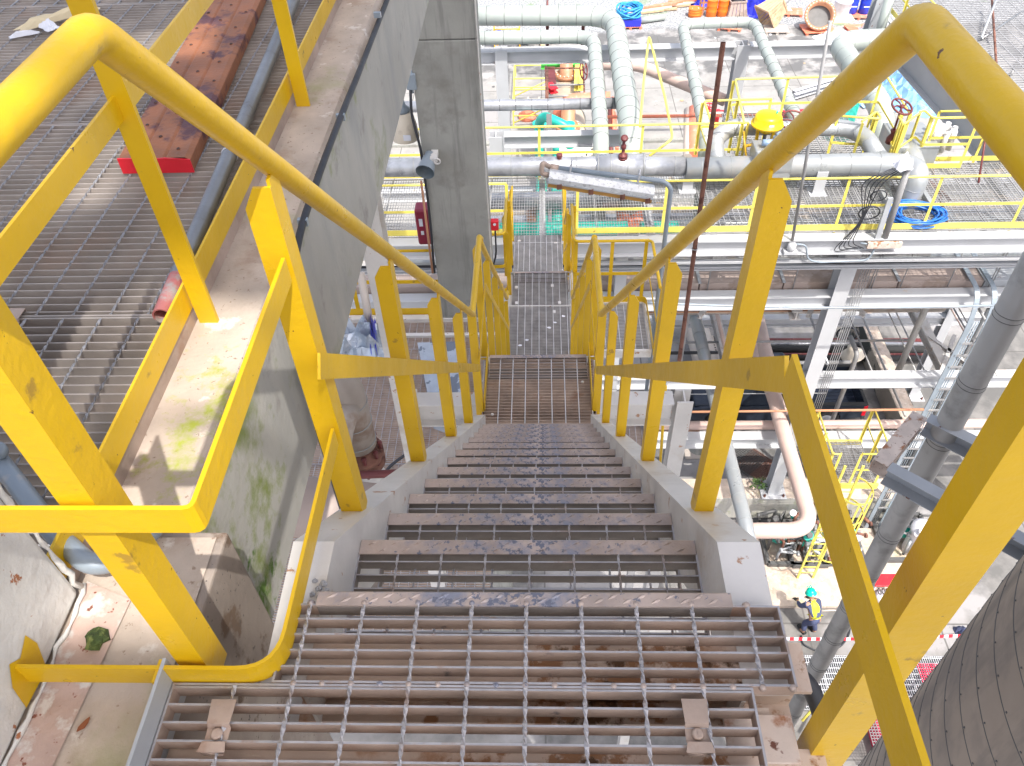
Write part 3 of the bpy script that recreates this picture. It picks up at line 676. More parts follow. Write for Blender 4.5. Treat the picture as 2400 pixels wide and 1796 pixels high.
# black conduit along the concrete beam
t = thing('cable_conduit', 'black cable conduit clipped along the upper edge of the concrete beam', 'conduit', (-.73, 2.7, .02))
m = MB(); cp = [(-.722, 5.0, -.10), (-.722, 3.6, -.06), (-.722, 3.05, -.045), (-.722, 2.72, -.03), (-.722, 2.3, -.02), (-.722, 1.95, -.03), (-.722, 1.75, -.10), (-.722, 1.68, -.3), (-.722, 1.66, -.7), (-.722, 1.65, -1.6)]
m.tube(fillet(cp, .2, 4), .0115, 12); m.build('conduit', 'black', t)
for y in (2.68, 3.62, 2.02):
    m = MB(); m.box(-.740, -.709, y-.008, y+.008, -.045, -.022); m.build('clip', 'lamp_grey', t)

# white steel columns that carry the landing
t = thing('steel_column', 'white steel column left of the first landing, under the concrete beam', 'steel column', (-1.0, 4.2, -3))
m = MB(); m.ibeam((-1.06, 4.15, -5.9), (-1.06, 4.15, -.68), .14, .15, .012, V((0, 1, 0))); m.build('shaft', 'white', t)
t = thing('steel_column', 'white steel column right of the first landing, behind the handrail posts', 'steel column', (1.0, 4.2, -3))
m = MB(); m.ibeam((1.06, 4.15, -17), (1.06, 4.15, Z1-.02), .12, .14, .012, V((0, 1, 0))); m.build('shaft', 'white', t)

# ================================================================ CONCRETE COLUMN AND WHAT HANGS ON IT
t = thing('concrete_column', 'tall grey streaked concrete column beyond the concrete beam', 'concrete column', (-1.07, 8.8, -6))
m = MB(); m.box(-1.42, -.69, 8.52, 9.05, -17, -2.16); m.build('lower_shaft', 'concrete', t, .012)
m = MB(); m.box(-1.42, -.69, 8.52, 9.05, -2.152, 2.5); m.build('upper_shaft', 'concrete', t, .012)
m = MB(); m.box(-.688, -.678, 8.56, 8.62, -6.0, 0.5); m.build('edge_strip', 'white', t)

def horn(p, label):
    t = thing('horn_loudspeaker', label, 'loudspeaker', p)
    d = V((-.16, -.90, -.28)).normalized()
    m = MB(); m.lathe(p-d*.22, [(.035, -.07), (.06, -.06), (.062, 0), (.075, .01), (.075, .06), (.09, .10), (.105, .2), (.112, .22)], d, 28, caps=False); m.lathe(p-d*.22, [(.001, -.07), (.035, -.07)], d, 28, caps=False); m.build('horn_body', 'lamp_grey', t)
    m = MB(); m.lathe(p-d*.22, [(.112, .22), (.098, .19), (.05, .10), (.018, .08), (.018, .15), (.001, .155)], d, 28, caps=False); m.build('horn_mouth', 'horn_in', t)
    m = MB(); m.box(p.x+.06, p.x+.14, p.y+.1, p.y+.3, p.z+.06, p.z+.12); m.ring(p+V((.14, .1, .08)), (0, 1, 0), .035, .010, 18); m.build('bracket', 'white', t)
p = AY(996, 404, 8.22); horn(p, 'grey horn loudspeaker mounted on the concrete column corner')
t = thing('junction_box', 'small grey junction box high on the left side of the concrete column', 'junction box', AY(962, 190, 8.5))
p = AY(962, 190, 8.5); m = MB(); m.box(p.x-.05, p.x+.06, 8.48, 8.60, p.z-.10, p.z+.08); m.build('box', 'lamp_grey', t, .01)
m = MB(); m.lathe((p.x+.0, 8.53, p.z-.15), [(.02, 0), (.02, .06)], n=10); m.build('gland', 'lamp_grey', t)
t = thing('column_cable', 'black cable running down the left edge of the concrete column', 'cable', AY(968, 300, 8.5))
m = MB(); m.tube(fillet([AY(962, 212, 8.5), AY(964, 265, 8.47), AY(972, 300, 8.45), AY(985, 345, 8.46), AY(993, 400, 8.48), AY(1003, 470, 8.49), AY(1012, 560, 8.49), AY(1018, 640, 8.49)], .1, 4), .016, 8); m.build('cable', 'black', t)
t = thing('bell_lamp', 'cream bell shaped lamp hanging left of the concrete column', 'lamp', AY(955, 290, 8.9))
p = AY(948, 300, 8.9); m = MB(); m.lathe(p, [(.165, -.13), (.17, -.11), (.15, .05), (.12, .19), (.09, .21), (.05, .22), (.001, .22)], n=26, caps=False); m.build('shade', 'beige', t)
m = MB(); m.lathe(p, [(.09, .21), (.10, .24), (.05, .29), (.03, .40)], n=16); m.build('cap', 'lamp_grey', t)
m = MB(); m.box(p.x+.0, p.x+.09, p.y-.168, p.y-.158, p.z-.08, p.z-.01); m.build('rating_label', 'paper', t)
m = MB(); m.bar(p+V((0, 0, .38)), p+V((0, 0, 1.6)), .04, .04); m.build('hanger', 'grey_steel', t)
t = thing('fire_cabinet', 'dark red steel cabinet partly hidden by the concrete column', 'cabinet', AY(985, 520, 9.2))
p = AY(988, 518, 9.3); m = MB(); m.box(p.x-.07, p.x+.14, p.y-.10, p.y+.12, p.z-.34, p.z+.24); m.build('body', mat('dark_red_cabinet', (.27, .02, .05), .4), t, .03)
m = MB(); m.box(p.x-.02, p.x+.03, p.y-.105, p.y-.101, p.z-.02, p.z+.10); m.box(p.x-.01, p.x+.03, p.y-.105, p.y-.101, p.z-.16, p.z-.10); m.build('notice_label', 'paper', t)
t = thing('stand_pipe', 'thin brown pipe standing left of the concrete column', 'pipe', AY(997, 520, 8.45))
m = MB(); m.tube([AY(987, 425, 8.45), AY(1014, 640, 8.45)], .015, 8); m.build('pipe', 'brown', t)
t = thing('call_point', 'small bright red call point on the right side of the concrete column', 'call point', AY(1163, 515, 8.75))
p = AY(1163, 520, 8.75); m = MB(); m.box(p.x-.07, p.x+.03, p.y-.06, p.y+.02, p.z-.10, p.z+.04); m.build('box', 'red', t, .006)
m = MB(); m.lathe((p.x-.02, p.y-.062, p.z+.0), [(.02, 0), (.018, -.006)], (0, 1, 0), 12); m.build('glass', 'paper', t)
m = MB(); m.tube(fillet([p+V((-.02, 0, -.10)), p+V((-.02, -.03, -.5)), p+V((-.1, 0, -.8)), p+V((-.1, 0, -1.6))], .1, 4), .012, 6); m.build('cable', 'black', t)

# ================================================================ LOWER LEFT DECK
t = thing('grating_deck', 'dusty lower grating deck seen left of and below the top stair flight', 'grating deck', (-2.2, 7, Z2))
for i, (a, b_) in enumerate(((3.6, 5.9), (5.92, 7.9), (7.92, 8.46))):
    m = grate(-4.2, -.56, a, b_, Z2, rod=.007, bh=.03, bt=.0045, r0=-4.13+i*.03); m.build('grating', 'galv', t)
b = MB(); b.box(-4.2, -.56, 8.50, 8.60, Z2-.15, Z2+.03); b.box(-3.0, -.55, 8.14, 8.20, Z2+.002, Z2+.04); b.build('edge_channel', 'white', t)
m = MB(); m.box(-4.2, -1.44, 8.62, 8.627, Z2, Z2+.13); m.build('toe_plate', 'yellow', t)
for x in (-3.6, -2.66): m = MB(); m.box(x, x+.06, 8.63, 8.637, Z2-.1, Z2+1.1); m.box(x, x+.006, 8.637, 8.69, Z2-.1, Z2+1.1); m.build('rail_post', 'yellow', t)
m = MB(); m.ribbon([(-4.2, 8.628, Z2+.6), (-1.44, 8.628, Z2+.6)], .007, .06); m.build('mid_rail', 'yellow', t)
m = MB(); m.tube([(-4.2, 8.63, Z2+1.12), (-1.44, 8.63, Z2+1.12)], .021, 10); m.build('top_rail', 'yellow', t)
# tilted sheet-metal cover
t = thing('sheet_metal_cover', 'pale blue tilted sheet metal cover with puddle stains on the lower deck', 'metal cover', (-1.25, 7, -5.7))
m = MB(); P = [AZ(978, 803, -5.55), AZ(1086, 800, -5.45), AZ(1080, 948, -5.45), AZ(1008, 950, -5.65)]
m.poly(P[::-1]); m.poly([V((q.x, q.y, q.z-.02)) for q in P])
for a, b_ in zip(P, P[1:]+P[:1]): m.poly([a, b_, V((b_.x, b_.y, Z2+.01)), V((a.x, a.y, Z2+.01))])
m.build('sheet', mat('wet_blue_sheet', (.42, .46, .52), .25, .2, [((.17, .19, .23), 2.1, .56, .012)]), t)
# insulated piping with elbows and flange, lower left
t = thing('insulated_pipe', 'thick dusty jacketed pipe with a tee and rusty flange beside the mossy beam', 'pipe', AZ(840, 960, -3.6))
a0 = AX(798, 800, -1.45); 
c = fillet([V((-3.4, 4.75, -3.4)), V((-1.72, 4.75, -3.4)), V((-1.72, 4.75, -4.32))], .30, 8)
m = MB(); m.tube(c, .165, 28); m.build('vertical_run', 'clad_dusty', t)
m = MB()
for z in (-3.75, -4.0, -4.25): m.ring((-1.72, 4.75, z), (0, 0, 1), .166, .006, 28)
m.build('seam_band', 'seam_soft', t)
m = MB(); m.tube(fillet([(-1.72, 4.70, -3.72), (-1.78, 4.36, -3.80), (-1.80, 4.30, -4.3), (-1.80, 4.30, -6.0)], .22, 8), .135, 24); m.build('branch', 'clad_dusty', t)
m = MB(); m.lathe((-1.72, 4.75, -4.60), [(.17, 0), (.21, .01), (.21, .07), (.17, .08), (.17, .1), (.21, .11), (.21, .17), (.16, .18), (.15, .30)], n=30); m.build('flange_pair', 'rust', t)
for k in range(9):
    th = k/9*2*math.pi+.2; m = MB(); m.lathe((-1.72+.185*math.cos(th), 4.75+.185*math.sin(th), -4.63), [(.018, 0), (.018, .26), (.026, .262), (.026, .285), (.012, .295)], n=6, smooth=False); m.build('flange_bolt', 'maroon', t)
m = MB(); m.lathe((-1.72, 4.75, -5.40), [(.14, 0), (.2, .1), (.215, .35), (.19, .55), (.16, .62), (.17, .78)], n=26); m.build('valve_body', 'white', t)
for k in range(5):
    th = k/5*1.6-1.1; m = MB(); m.lathe((-1.72+.25*math.cos(th), 4.75+.25*math.sin(th), -5.26), [(.02, 0), (.02, .04), (.012, .05)], n=6, smooth=False); m.build('cover_bolt', 'maroon', t)
t = thing('horizontal_pipe', 'large grey banded pipe end under the platform, left of the white stringer', 'pipe', (-1.0, 1.9, -1.7))
m = MB(); m.tube([(-3.0, 3.2, -2.9), (-.62, 2.9, -2.9)], .20, 28); m.build('run', 'duct', t)
m = MB(); m.ring((-.8, 2.92, -2.9), (1, -.13, 0), .205, .012); m.ring((-.74, 2.915, -2.9), (1, -.13, 0), .205, .012); m.build('band', 'lamp_grey', t)
m = MB(); m.tube([AZ(815, 1115, -4.0), AZ(965, 1108, -4.0)], .035, 12); t2 = m.build('brown_bar', 'maroon'); tag(t2, 'thin brown pipe with a red cap crossing in front of the rusty flange', 'pipe')
m = MB(); q = AZ(968, 1108, -4.0); m.lathe(q, [(.045, 0), (.045, .05)], (1, 0, 0), 10); o = m.build('red_cap', 'red', t2); 
# foil sheet on lower deck
crumple('foil_sheet', AZ(846, 812, -5.9), .62, .66, .42, 'foil', 'crumpled silver and blue foil sheet wrapped round a pale pipe on the lower deck', 'tarpaulin', 11, 9, .2)
crumple('tarp_edge', AZ(880, 808, -5.95), .10, .70, .45, 'tarp_blue', 'bright blue tarpaulin edge beside the silver foil sheet', 'tarpaulin', 12, 7, .15)
m = MB(); m.tube([AZ(872, 790, -5.9), AY(845, 640, 8.3)], .055, 14); tag(m.build('pale_pipe', 'clad_pink'), 'pale lilac pipe rising out of the silver foil sheet', 'pipe')
m = MB(); m.tube(fillet([AZ(960, 1060, -5.9), AZ(915, 1090, -6.02), AZ(870, 1150, -6.02), AZ(820, 1200, -6.02)], .2, 5), .018, 8); tag(m.build('deck_cable', 'black'), 'black cable snaking over the dusty lower grating deck', 'cable')

# ================================================================ GUARDS ROUND THE SECOND LANDING
def guard(label, pts, zd, matn='yellow_far', post_every=1.4, r=.021, h=1.07, toe=True, postw=.05, group=None, ends=True, mid=.52, fr=.08, toeh=.1):
    """rail round a deck: pts are plan points, top tube, flat mid rail, toe plate and posts"""
    pts = [V((p[0], p[1], 0)) for p in pts]
    t = thing('guardrail', label, 'guardrail', (pts[0].x, pts[0].y, zd), group)
    up = lambda z: [(p.x, p.y, zd+z) for p in pts]
    m = MB(); m.tube(fillet(up(h), fr, 5), r, 10); m.build('top_rail', matn, t)
    m = MB(); m.ribbon(fillet(up(mid), fr, 4), .007, .05); m.build('mid_rail', matn, t)
    if toe: m = MB(); m.ribbon(fillet(up(toeh/2+.01), fr, 4), .006, toeh); m.build('toe_plate', matn, t)
    for i, (a, b_) in enumerate(zip(pts, pts[1:])):
        L = (b_-a).length; n = max(1, round(L/post_every)); d = (b_-a).normalized()
        for k in range(0 if (i == 0 and ends) else 1, n+1):
            if i < len(pts)-2 and k == n: q = a+d*(L-.07)
            else: q = a+d*(L*k/n)
            if i and k == 0: continue
            s = V((-d.y, d.x, 0))*.012
            m = MB(); q2 = q+s
            m.sweep([(-postw/2, -.003), (postw/2, -.003), (postw/2, .003), (-postw/2+.006, .003), (-postw/2+.006, .05), (-postw/2, .05)], [(q2.x, q2.y, zd-.08), (q2.x, q2.y, zd+h-.01)], V((s.x, s.y, 0)).normalized())
            m.build('post', matn, t)
    return t
guard('yellow guardrail in front of the concrete column, left of the second landing', [(-.52, 9.9), (-.52, 9.05), (-1.35, 9.05)], Z2, 'yellow', .8)
guard('yellow guardrail round the small side landing on the right', [(.42, 9.75), (.42, 8.86), (1.47, 8.86), (1.47, 7.86)], Z2, 'yellow', .7)
for s, x, nm in ((-1, -.52, 'left'), (1, .36, 'right')):
    t = thing('stair_handrail', 'yellow handrail on the %s of the short lowest stair flight' % nm, 'handrail', (x, 10.5, Z2), RG)
    m = MB(); m.tube(fillet([(x, 9.55, Z2+1.03), (x, 9.75, Z2+1.0), (x, 10.9, Z3+1.06), (x, 12.05, Z3+1.06)], .08, 5), .021, 10); m.build('top_rail', 'yellow', t)
    m = MB(); m.ribbon([(x, 9.6, Z2+.5), (x, 10.9, Z3+.52), (x, 12.05, Z3+.52)], .006, .05); m.build('mid_rail', 'yellow', t)
    posts(t, [(9.62, Z2-.1, Z2+1.0), (10.15, Z2-.6, Z2+.63), (10.75, Z3-.1, Z3+1.1), (11.35, Z3-.1, Z3+1.05), (11.98, Z3-.1, Z3+1.05)], x, s, .055)

# grated side decks below the side landing, right of the first landing
for (z, xa, xb, ya, yb_, lab) in ((-8.6, .95, 1.62, 8.05, 8.95, 'upper one of two small grated decks seen below the side landing'), (-9.2, .9, 1.65, 6.6, 7.9, 'lower one of two small grated decks seen below the side landing')):
    t = thing('side_deck', lab, 'grating deck', (xa, ya, z))
    grate(xa, xb, ya, yb_, z, rod=.009, bh=.03).build('grating', 'galv', t)
    m = MB(); m.box(xa-.06, xb+.06, ya-.09, ya-.01, z-.14, z+.01); m.box(xa-.06, xb+.06, yb_+.01, yb_+.09, z-.14, z+.01); m.build('edge_beam', 'white', t)
t = thing('steel_column', 'white steel column at the outer corner of the small side decks', 'steel column', (1.75, 8.6, -17)); m = MB(); m.ibeam((1.75, 8.6, -17), (1.75, 8.6, Z2-.12), .14, .16, .012, V((0, 1, 0))); m.build('shaft', 'white', t)
t = thing('grey_conduit', 'slim grey conduit standing between the right handrail posts', 'conduit', (1.5, 7.6, -6)); m = MB(); m.tube([AY(1573, 620, 7.9), AY(1548, 1100, 7.2)], .022, 8); m.build('tube', 'lamp_grey', t)
t = thing('yellow_upright', 'thin yellow upright pipe just right of the second right handrail post', 'pipe', (1.5, 7.4, -6)); m = MB(); m.tube([AY(1560, 905, 7.2), AY(1545, 1120, 7.0)], .02, 8); m.build('tube', 'yellow', t)
# ================================================================ PIPE RACK WALKWAY
t = thing('rack_walkway', 'wide pale grating walkway crossing from left to right on the pipe rack', 'walkway', (3, 13, Z3))
def panels(x0, x1, y0, y1, wdt, along, pitch, rp=.1, bt=.004, rod=.005):
    x = x0; i = 0
    while x < x1-.05:
        m = grate(x+.008, min(x+wdt, x1)-.008, y0, y1, Z3, along=along, pitch=pitch, bh=.02, bt=bt, rp=rp, rod=rod, phase=.01*(i % 3), frame_t=.008)
        m.build('grating_panel', 'galv_far', t); x += wdt; i += 1
panels(-4.0, 3.0, 12.11, 14.08, 1.0, 'y', .05, .1, .007, .009)
panels(3.0, 13.0, 12.11, 14.35, 1.0, 'x', .07, .1, .011, .016)
panels(3.95, 6.6, 14.42, 16.6, .9, 'x', .08, .1, .012, .018)
for x in (-3.9, -2, 0, 2, 4, 6, 8.8, 11): b = MB(); b.ibeam((x, 12.15, Z3-.14), (x, 14.3, Z3-.14), .12, .18); b.build('cross_beam', 'white_far', t)
FG2 = 'white pipe rack beams running left to right'
def beam(a, b_, w, h, label, matn='white_far', cap=.02, group=None):
    t = thing('steel_beam', label, 'steel beam', a, group)
    m = MB(); m.ibeam(a, b_, w, h, cap); m.build('section', matn, t)
    d = (V(b_)-V(a)).normalized(); L = (V(b_)-V(a)).length; s, u = frame(d)
    n = int(L//2.4)
    return t
# front beams of the walkway
beam((-4.0, 12.0, Z3-.20), (13, 12.0, Z3-.20), .22, .32, 'white beam directly under the front edge of the grating walkway')
beam((.6, 12.0, Z3+.01-.58), (13, 12.0, Z3-.57), .07, .05, 'thin white cable rail just below the walkway front beam')
beam((-4, 12.2, -8.05), (13, 12.2, -8.05), .10, .09, 'white cable channel running above the dusty pink duct')
beam((-4, 12.7, -9.28), (13, 12.7, -9.28), .26, .32, 'thick white beam below the dusty pink duct')
beam((.9, 12.7, -11.62), (13, 12.7, -11.62), .24, .32, 'white beam crossing just above the dark pickup truck')
beam((1.5, 12.7, -13.70), (13, 12.7, -13.70), .26, .34, 'lowest white beam, just below the long pale pink pipe')
beam((-4, 14.9, -11.2), (9.9, 14.9, -11.2), .20, .24, 'shaded white beam farther back between the pipes')
t = thing('cable_run', 'black cables laid along the white channel above the pink duct', 'cable')if False else None
m = MB()
for k, (z, y) in enumerate(((-7.96, 12.18), (-7.97, 12.23), (-7.93, 12.2))):
    m.tube([(-4+j*1.2, y+.02*math.sin(j*1.3+k), z+.015*math.sin(j*2.1+k*2)) for j in range(15)], .013, 6)
tag(m.build('cable_bundle', 'black'), 'bundle of black cables lying along the white cable channel', 'cable')
m = MB(); a = AY(1460, 707, 11.6); b_ = AY(2330, 716, 11.6); m.tube([a+(b_-a)*i/10+V((0, 0, -.10*math.sin(math.pi*i/10))) for i in range(11)], .022, 8)
tag(m.build('slung_cable', 'lamp_grey'), 'single dark cable slung across below the thick white beam', 'cable')
# columns of the near rack frame
def column(x, y, zb, zt, label, w=.32, h=.30, matn='white_far', base=True):
    t = thing('steel_column', label, 'steel column', (x, y, zb))
    m = MB(); m.ibeam((x, y, zb), (x, y, zt), h, w, .022, V((0, 1, 0))); m.build('shaft', matn, t)
    if base:
        m = MB(); m.box(x-.32, x+.32, y-.30, y+.30, zb, zb+.03); m.build('base_plate', matn, t)
        for sx, sy in ((-1, -1), (1, -1), (-1, 1), (1, 1)):
            m = MB(); m.lathe((x+sx*.24, y+sy*.22, zb+.03), [(.035, 0), (.035, .04), (.018, .045), (.018, .09)], n=6, smooth=False); m.build('anchor_bolt', 'rust', t)
    return t
column(5.95, 12.7, -15.73, Z3-.36, 'bright white rack column standing on the concrete ledge, middle right')
column(11.6, 12.7, -17, Z3-.36, 'white rack column behind the thick grey pipe at the far right')
column(-1.9, 12.7, -17, Z3-.36, 'white rack column hidden behind the concrete column')
column(1.55, 12.7, -17, Z3-.36, 'white rack column behind the second landing rails', .24, .22)
# instrument tubes beside the bright column
t = thing('instrument_tubes', 'five thin steel tubes clipped to the bright white rack column', 'tubing', (6.2, 12.6, -12))
for k in range(5):
    m = MB(); m.tube([(6.20+k*.045, 12.55, -8.0-.1*k), (6.20+k*.045, 12.55, -14.6)], .009, 6); m.build('tube', 'galv_far', t)
for z in (-9.6, -11.4, -13.9): m = MB(); m.box(6.12, 6.46, 12.56, 12.60, z, z+.07); m.build('clamp', 'white_far', t)
# hidden pipes added behind the duct to cast shade on the ground below
for i in range(6):
    m = MB(); m.tube([(-3, 14.2+.42*i, -9.35-.05*(i % 3)), (12.5, 14.2+.42*i, -9.35-.05*(i % 3))], .10+.03*(i % 2), 12)
    tag(m.build('shade_pipe', ('clad', 'clad_old', 'clad_pink')[i % 3]), 'hidden pipe added behind the dusty pink duct to shade the ground', 'pipe', 'hidden shade pipes behind the pink duct')
# pink duct
t = thing('cable_duct', 'long dusty pink box duct below the walkway with grid-like grating shadows', 'duct', (4, 13.1, -9))
xs_ = [-4, -1.6, .8, 3.2, 4.9, 7.2, 8.9, 9.8, 13]
for a, b_ in zip(xs_, xs_[1:]):
    m = MB(); m.box(a+.012, b_-.012, 12.9, 13.55, -9.25, -9.0); m.build('duct_cover', 'duct' if a != 8.9 else 'grey_steel', t, .008)
    m = MB(); m.box(b_-.03, b_+.03, 12.88, 13.57, -8.99, -8.965); m.build('joint_strip', 'grey_steel', t)

# Y-direction members between the frames
for i, (x, z, y0_, y1_, w_, lab) in enumerate(((5.35, -9.9, 12.9, 17, .22, 'grey shaded cross beam left of the bright white column'),
        (9.75, -9.9, 12.9, 17, .2, 'first cross beam right of the bright white column, high up'), (9.3, -12.0, 12.9, 17.2, .22, 'cross beam with pale bolted ends under the thin white conduits'),
        (4.4, -12.2, 12.9, 17.2, .2, 'cross beam between the two pipes left of the pickup bed'), (2.9, -12.2, 12.9, 17, .18, 'shaded cross beam behind the near yellow posts'))):
    beam((x, y0_, z), (x, y1_, z), w_, .24, lab, 'white')
for i, (x, z) in enumerate(((9.0, -9.7), (9.22, -9.7), (9.45, -9.75))):
    m = MB(); m.tube([(x, 11.9+.1*i, z), (x+.12, 17.5, z)], .028, 8); tag(m.build('thin_conduit', 'galv_far'), 'thin pale conduit running away from the viewer in a row of three', 'conduit', 'three thin pale conduits side by side')

# second row of the rack frame and the many small lines hung in it
for i, (z, h) in enumerate(((-9.6, .3), (-11.6, .3), (-13.9, .3))):
    beam((-4, 17.3, z), (13, 17.3, z), .22, h, ('upper', 'middle', 'lower')[i] + ' white beam of the second rack row, behind the pickup')
for x, lab in ((5.9, 'white column of the second rack row above the pickup cab'), (11.4, 'white column of the second rack row near the dyke wall'), (1.4, 'white column of the second rack row behind the landings')):
    column(x, 17.3, -17, -9.45, lab, .26, .26)
random.seed(12)
G1 = 'thin lines hung under the rack walkway'
for i in range(16):
    z = random.choice((-8.35, -8.5, -9.75, -10.0, -10.2, -11.2, -12.0, -12.3, -13.0, -14.1)); y = random.uniform(12.5, 13.4) if z > -9 else random.uniform(12.95, 16.6); r = random.choice((.012, .016, .022, .03, .045))
    x0_ = random.uniform(-2, 5); x1_ = x0_+random.uniform(4, 9); m = MB(); m.tube([(x0_, y, z), (x1_, y, z+.02)], r, 8)
    tag(m.build('thin_pipe', random.choice(('galv_far', 'clad_old', 'brown', 'black', 'white_far', 'pipe_grey'))), 'thin line running left to right among the beams under the rack walkway', 'pipe', G1)
for i in range(14):
    x = random.uniform(2.4, 10.5); z = random.choice((-9.55, -9.9, -11.35, -11.9, -13.4)); r = random.choice((.015, .02, .03, .05)); y0_ = random.uniform(12.3, 13.2)
    m = MB(); m.tube([(x, y0_, z), (x+random.uniform(-.05, .05), 17.2, z)], r, 8)
    tag(m.build('thin_pipe', random.choice(('galv_far', 'clad_old', 'white_far', 'pipe_grey', 'pink'))), 'thin line running away from the viewer under the rack walkway', 'pipe', 'thin lines running away under the rack walkway')
for i in range(12):
    x = 1.9+.78*i+random.uniform(-.2, .2); y = 12.86; m = MB(); m.tube([(x, y, -8.1), (x, y, -9.25)], .012, 6); m.tube([(x+.05, y, -8.1), (x+.05, y, -9.25)], .012, 6) if i % 3 == 0 else None
    tag(m.build('hanger_rod', 'galv_far'), 'hanger rod carrying the dusty pink duct', 'rod', 'hanger rods of the pink duct')
for i in range(7):
    x = 3.4+1.15*i+random.uniform(-.3, .3); z = random.choice((-9.9, -11.9)); s_ = random.choice((-1, 1)); m = MB(); m.ibeam((x, 12.9, z), (x+s_*.9, 14.4, z), .09, .1, .012)
    tag(m.build('brace_angle', 'white'), 'short diagonal brace between the rack beams', 'brace', 'diagonal braces between the rack beams')
for i, (x, z0, z1, y) in enumerate(((4.7, -13.6, -17, 13.4), (7.3, -11.7, -17, 13.6), (8.15, -9.3, -12, 13.2), (9.9, -9.3, -17, 13.8), (3.3, -9.3, -17, 13.9), (2.6, -9.3, -17, 12.6))):
    m = MB(); m.tube(fillet([(x, y+.6, z0), (x, y, z0), (x, y, z1)], .15, 4), .04+.015*(i % 3), 10); tag(m.build('drop_pipe', ('clad', 'galv_far', 'pipe_grey')[i % 3]), 'small drop pipe coming down between the rack beams', 'pipe', 'small drop pipes of the rack')
# ---- pipes
def pipe(label, pts, r, matn='clad', step=.5, seam='seam_soft', bend=.45, group=None, name='insulated_pipe', sr=.006, n=24):
    P = fillet(pts, bend, 9); t = thing(name, label, 'pipe', P[0], group)
    m = MB(); m.tube(P, r, n); m.build('jacket', matn, t)
    if step:
        m = MB(); acc = step*.5; 
        for a, b_ in zip(P, P[1:]):
            L = (b_-a).length; d = (b_-a).normalized() if L > 1e-6 else None
            while acc < L: m.ring(a+d*acc, d, r+.001, sr, n, 4); acc += step
            acc -= L
        m.build('seam_rings', seam, t)
    return t
pipe('largest pale green-grey insulated pipe bending round at the top centre', [(-4, 21.75, -6.9), (1.89, 21.4, -6.9), (1.85, 14.75, -6.9), (1.85, 14.4, -9.5)], .245, 'clad_mint', .47, 'seam', .85)
pipe('second pale insulated pipe, inside the bend of the largest one', [(-4, 20.35, -6.95), (1.32, 20.25, -6.95), (1.22, 14.9, -6.95), (1.2, 14.6, -9.5)], .165, 'clad_mint', .47, 'seam', .6)
pipe('pale insulated pipe forming an upside-down U left of the brown scaffold tube', [(3.42, 14.6, -9.5), (3.38, 15.2, -6.95), (3.6, 20.9, -6.95), (5.42, 20.9, -6.95), (5.33, 15.4, -6.95), (5.33, 14.9, -9.2)], .135, 'clad_mint', .42, 'seam', .4)
pipe('fat pale insulated pipe with an elbow behind the upper right handrail', [(9.4, 19.6, -6.9), (7.1, 19.5, -6.9), (7.2, 15.9, -6.9), (7.25, 15.3, -8.4), (7.6, 14.6, -9.0)], .245, 'clad_mint', .45, 'seam_soft', .6)
pipe('dented tin-clad pipe running along the walkway rail', [(-4, 13.62, -6.64), (.9, 13.62, -6.69), (2.72, 13.62, -6.73)], .18, 'clad_old', .62, 'seam_soft')
t = thing('pipe_sleeve', 'wider rust-streaked sleeve on the dented tin-clad pipe', 'pipe sleeve', (1.4, 13.62, -6.62))
m = MB(); m.lathe((1.02, 13.62, -6.70), [(.18, 0), (.225, .01), (.225, .93), (.18, .94)], (1, 0, 0), 28); m.build('sleeve', 'clad_old', t)
m = MB(); 
for x in (1.06, 1.3, 1.62, 1.92): m.ring((x, 13.62, -6.70), (1, 0, 0), .226, .008)
m.build('band', 'seam_soft', t)
pipe('white tin-clad pipe with an elbow dropping through the walkway, right of the actuator', [(2.72, 13.55, -6.74), (6.35, 13.55, -6.70), (6.9, 13.45, -6.70), (6.9, 13.1, -6.7), (6.72, 12.95, -8.2)], .205, 'clad', .55, 'seam_soft', .42)
pipe('upper pale pipe loop behind the tin-clad pipe', [(3.35, 13.7, -6.75), (3.35, 14.3, -6.55), (3.7, 14.5, -6.4), (5.9, 14.45, -6.45), (6.2, 14.2, -6.5), (6.3, 13.6, -6.6)], .16, 'clad', .4, 'seam_soft', .3)
pipe('slim grey tin pipe crossing behind the column in front of the pump skid', [(-4, 17.0, -7.1), (2.0, 17.0, -7.12)], .125, 'clad_old', .36, 'seam')
pipe('long pale pink pipe just above the lowest white beam', [(1.5, 13.0, -13.52), (13, 13.0, -13.46)], .115, 'pink', 0)
pipe('thick pale pink pipe turning left below the concrete ledge', [(5.85, 17.5, -13), (5.60, 12.8, -13), (5.64, 9.62, -13), (2.5, 9.60, -13)], .17, 'pink', 0, bend=.55)
pipe('grey-white jointed pipe crossing in front of the concrete ledge', [(3.9, 16.5, -12.3), (3.98, 12.5, -12.3), (4.06, 9.2, -12.3), (4.15, 8.3, -12.7), (4.2, 8.0, -15)], .15, 'clad', .62, 'seam_soft', .3)
pipe('galvanised corrugated pipe right under the walkway beam', [(2.2, 12.9, -8.0), (13, 12.9, -8.0)], .10, 'clad_old', .16, 'seam_soft')
pipe('fat dusty pipe in shade below the thick white beam', [(-1, 13.9, -10.4), (8.9, 13.9, -10.4)], .22, 'clad_dusty', 1.7, 'seam_soft')
pipe('grey tapped pipe above the fat dusty one', [(2, 14.5, -9.95), (8.7, 14.5, -9.95)], .12, 'clad', 1.3, 'seam')
m = MB(); m.tube([AY(1500, 967, 12.3), AY(2165, 960, 12.3)], .028, 10); tag(m.build('thin_pipe', 'brown'), 'thin orange pipe crossing in front of the pickup tailgate', 'pipe')
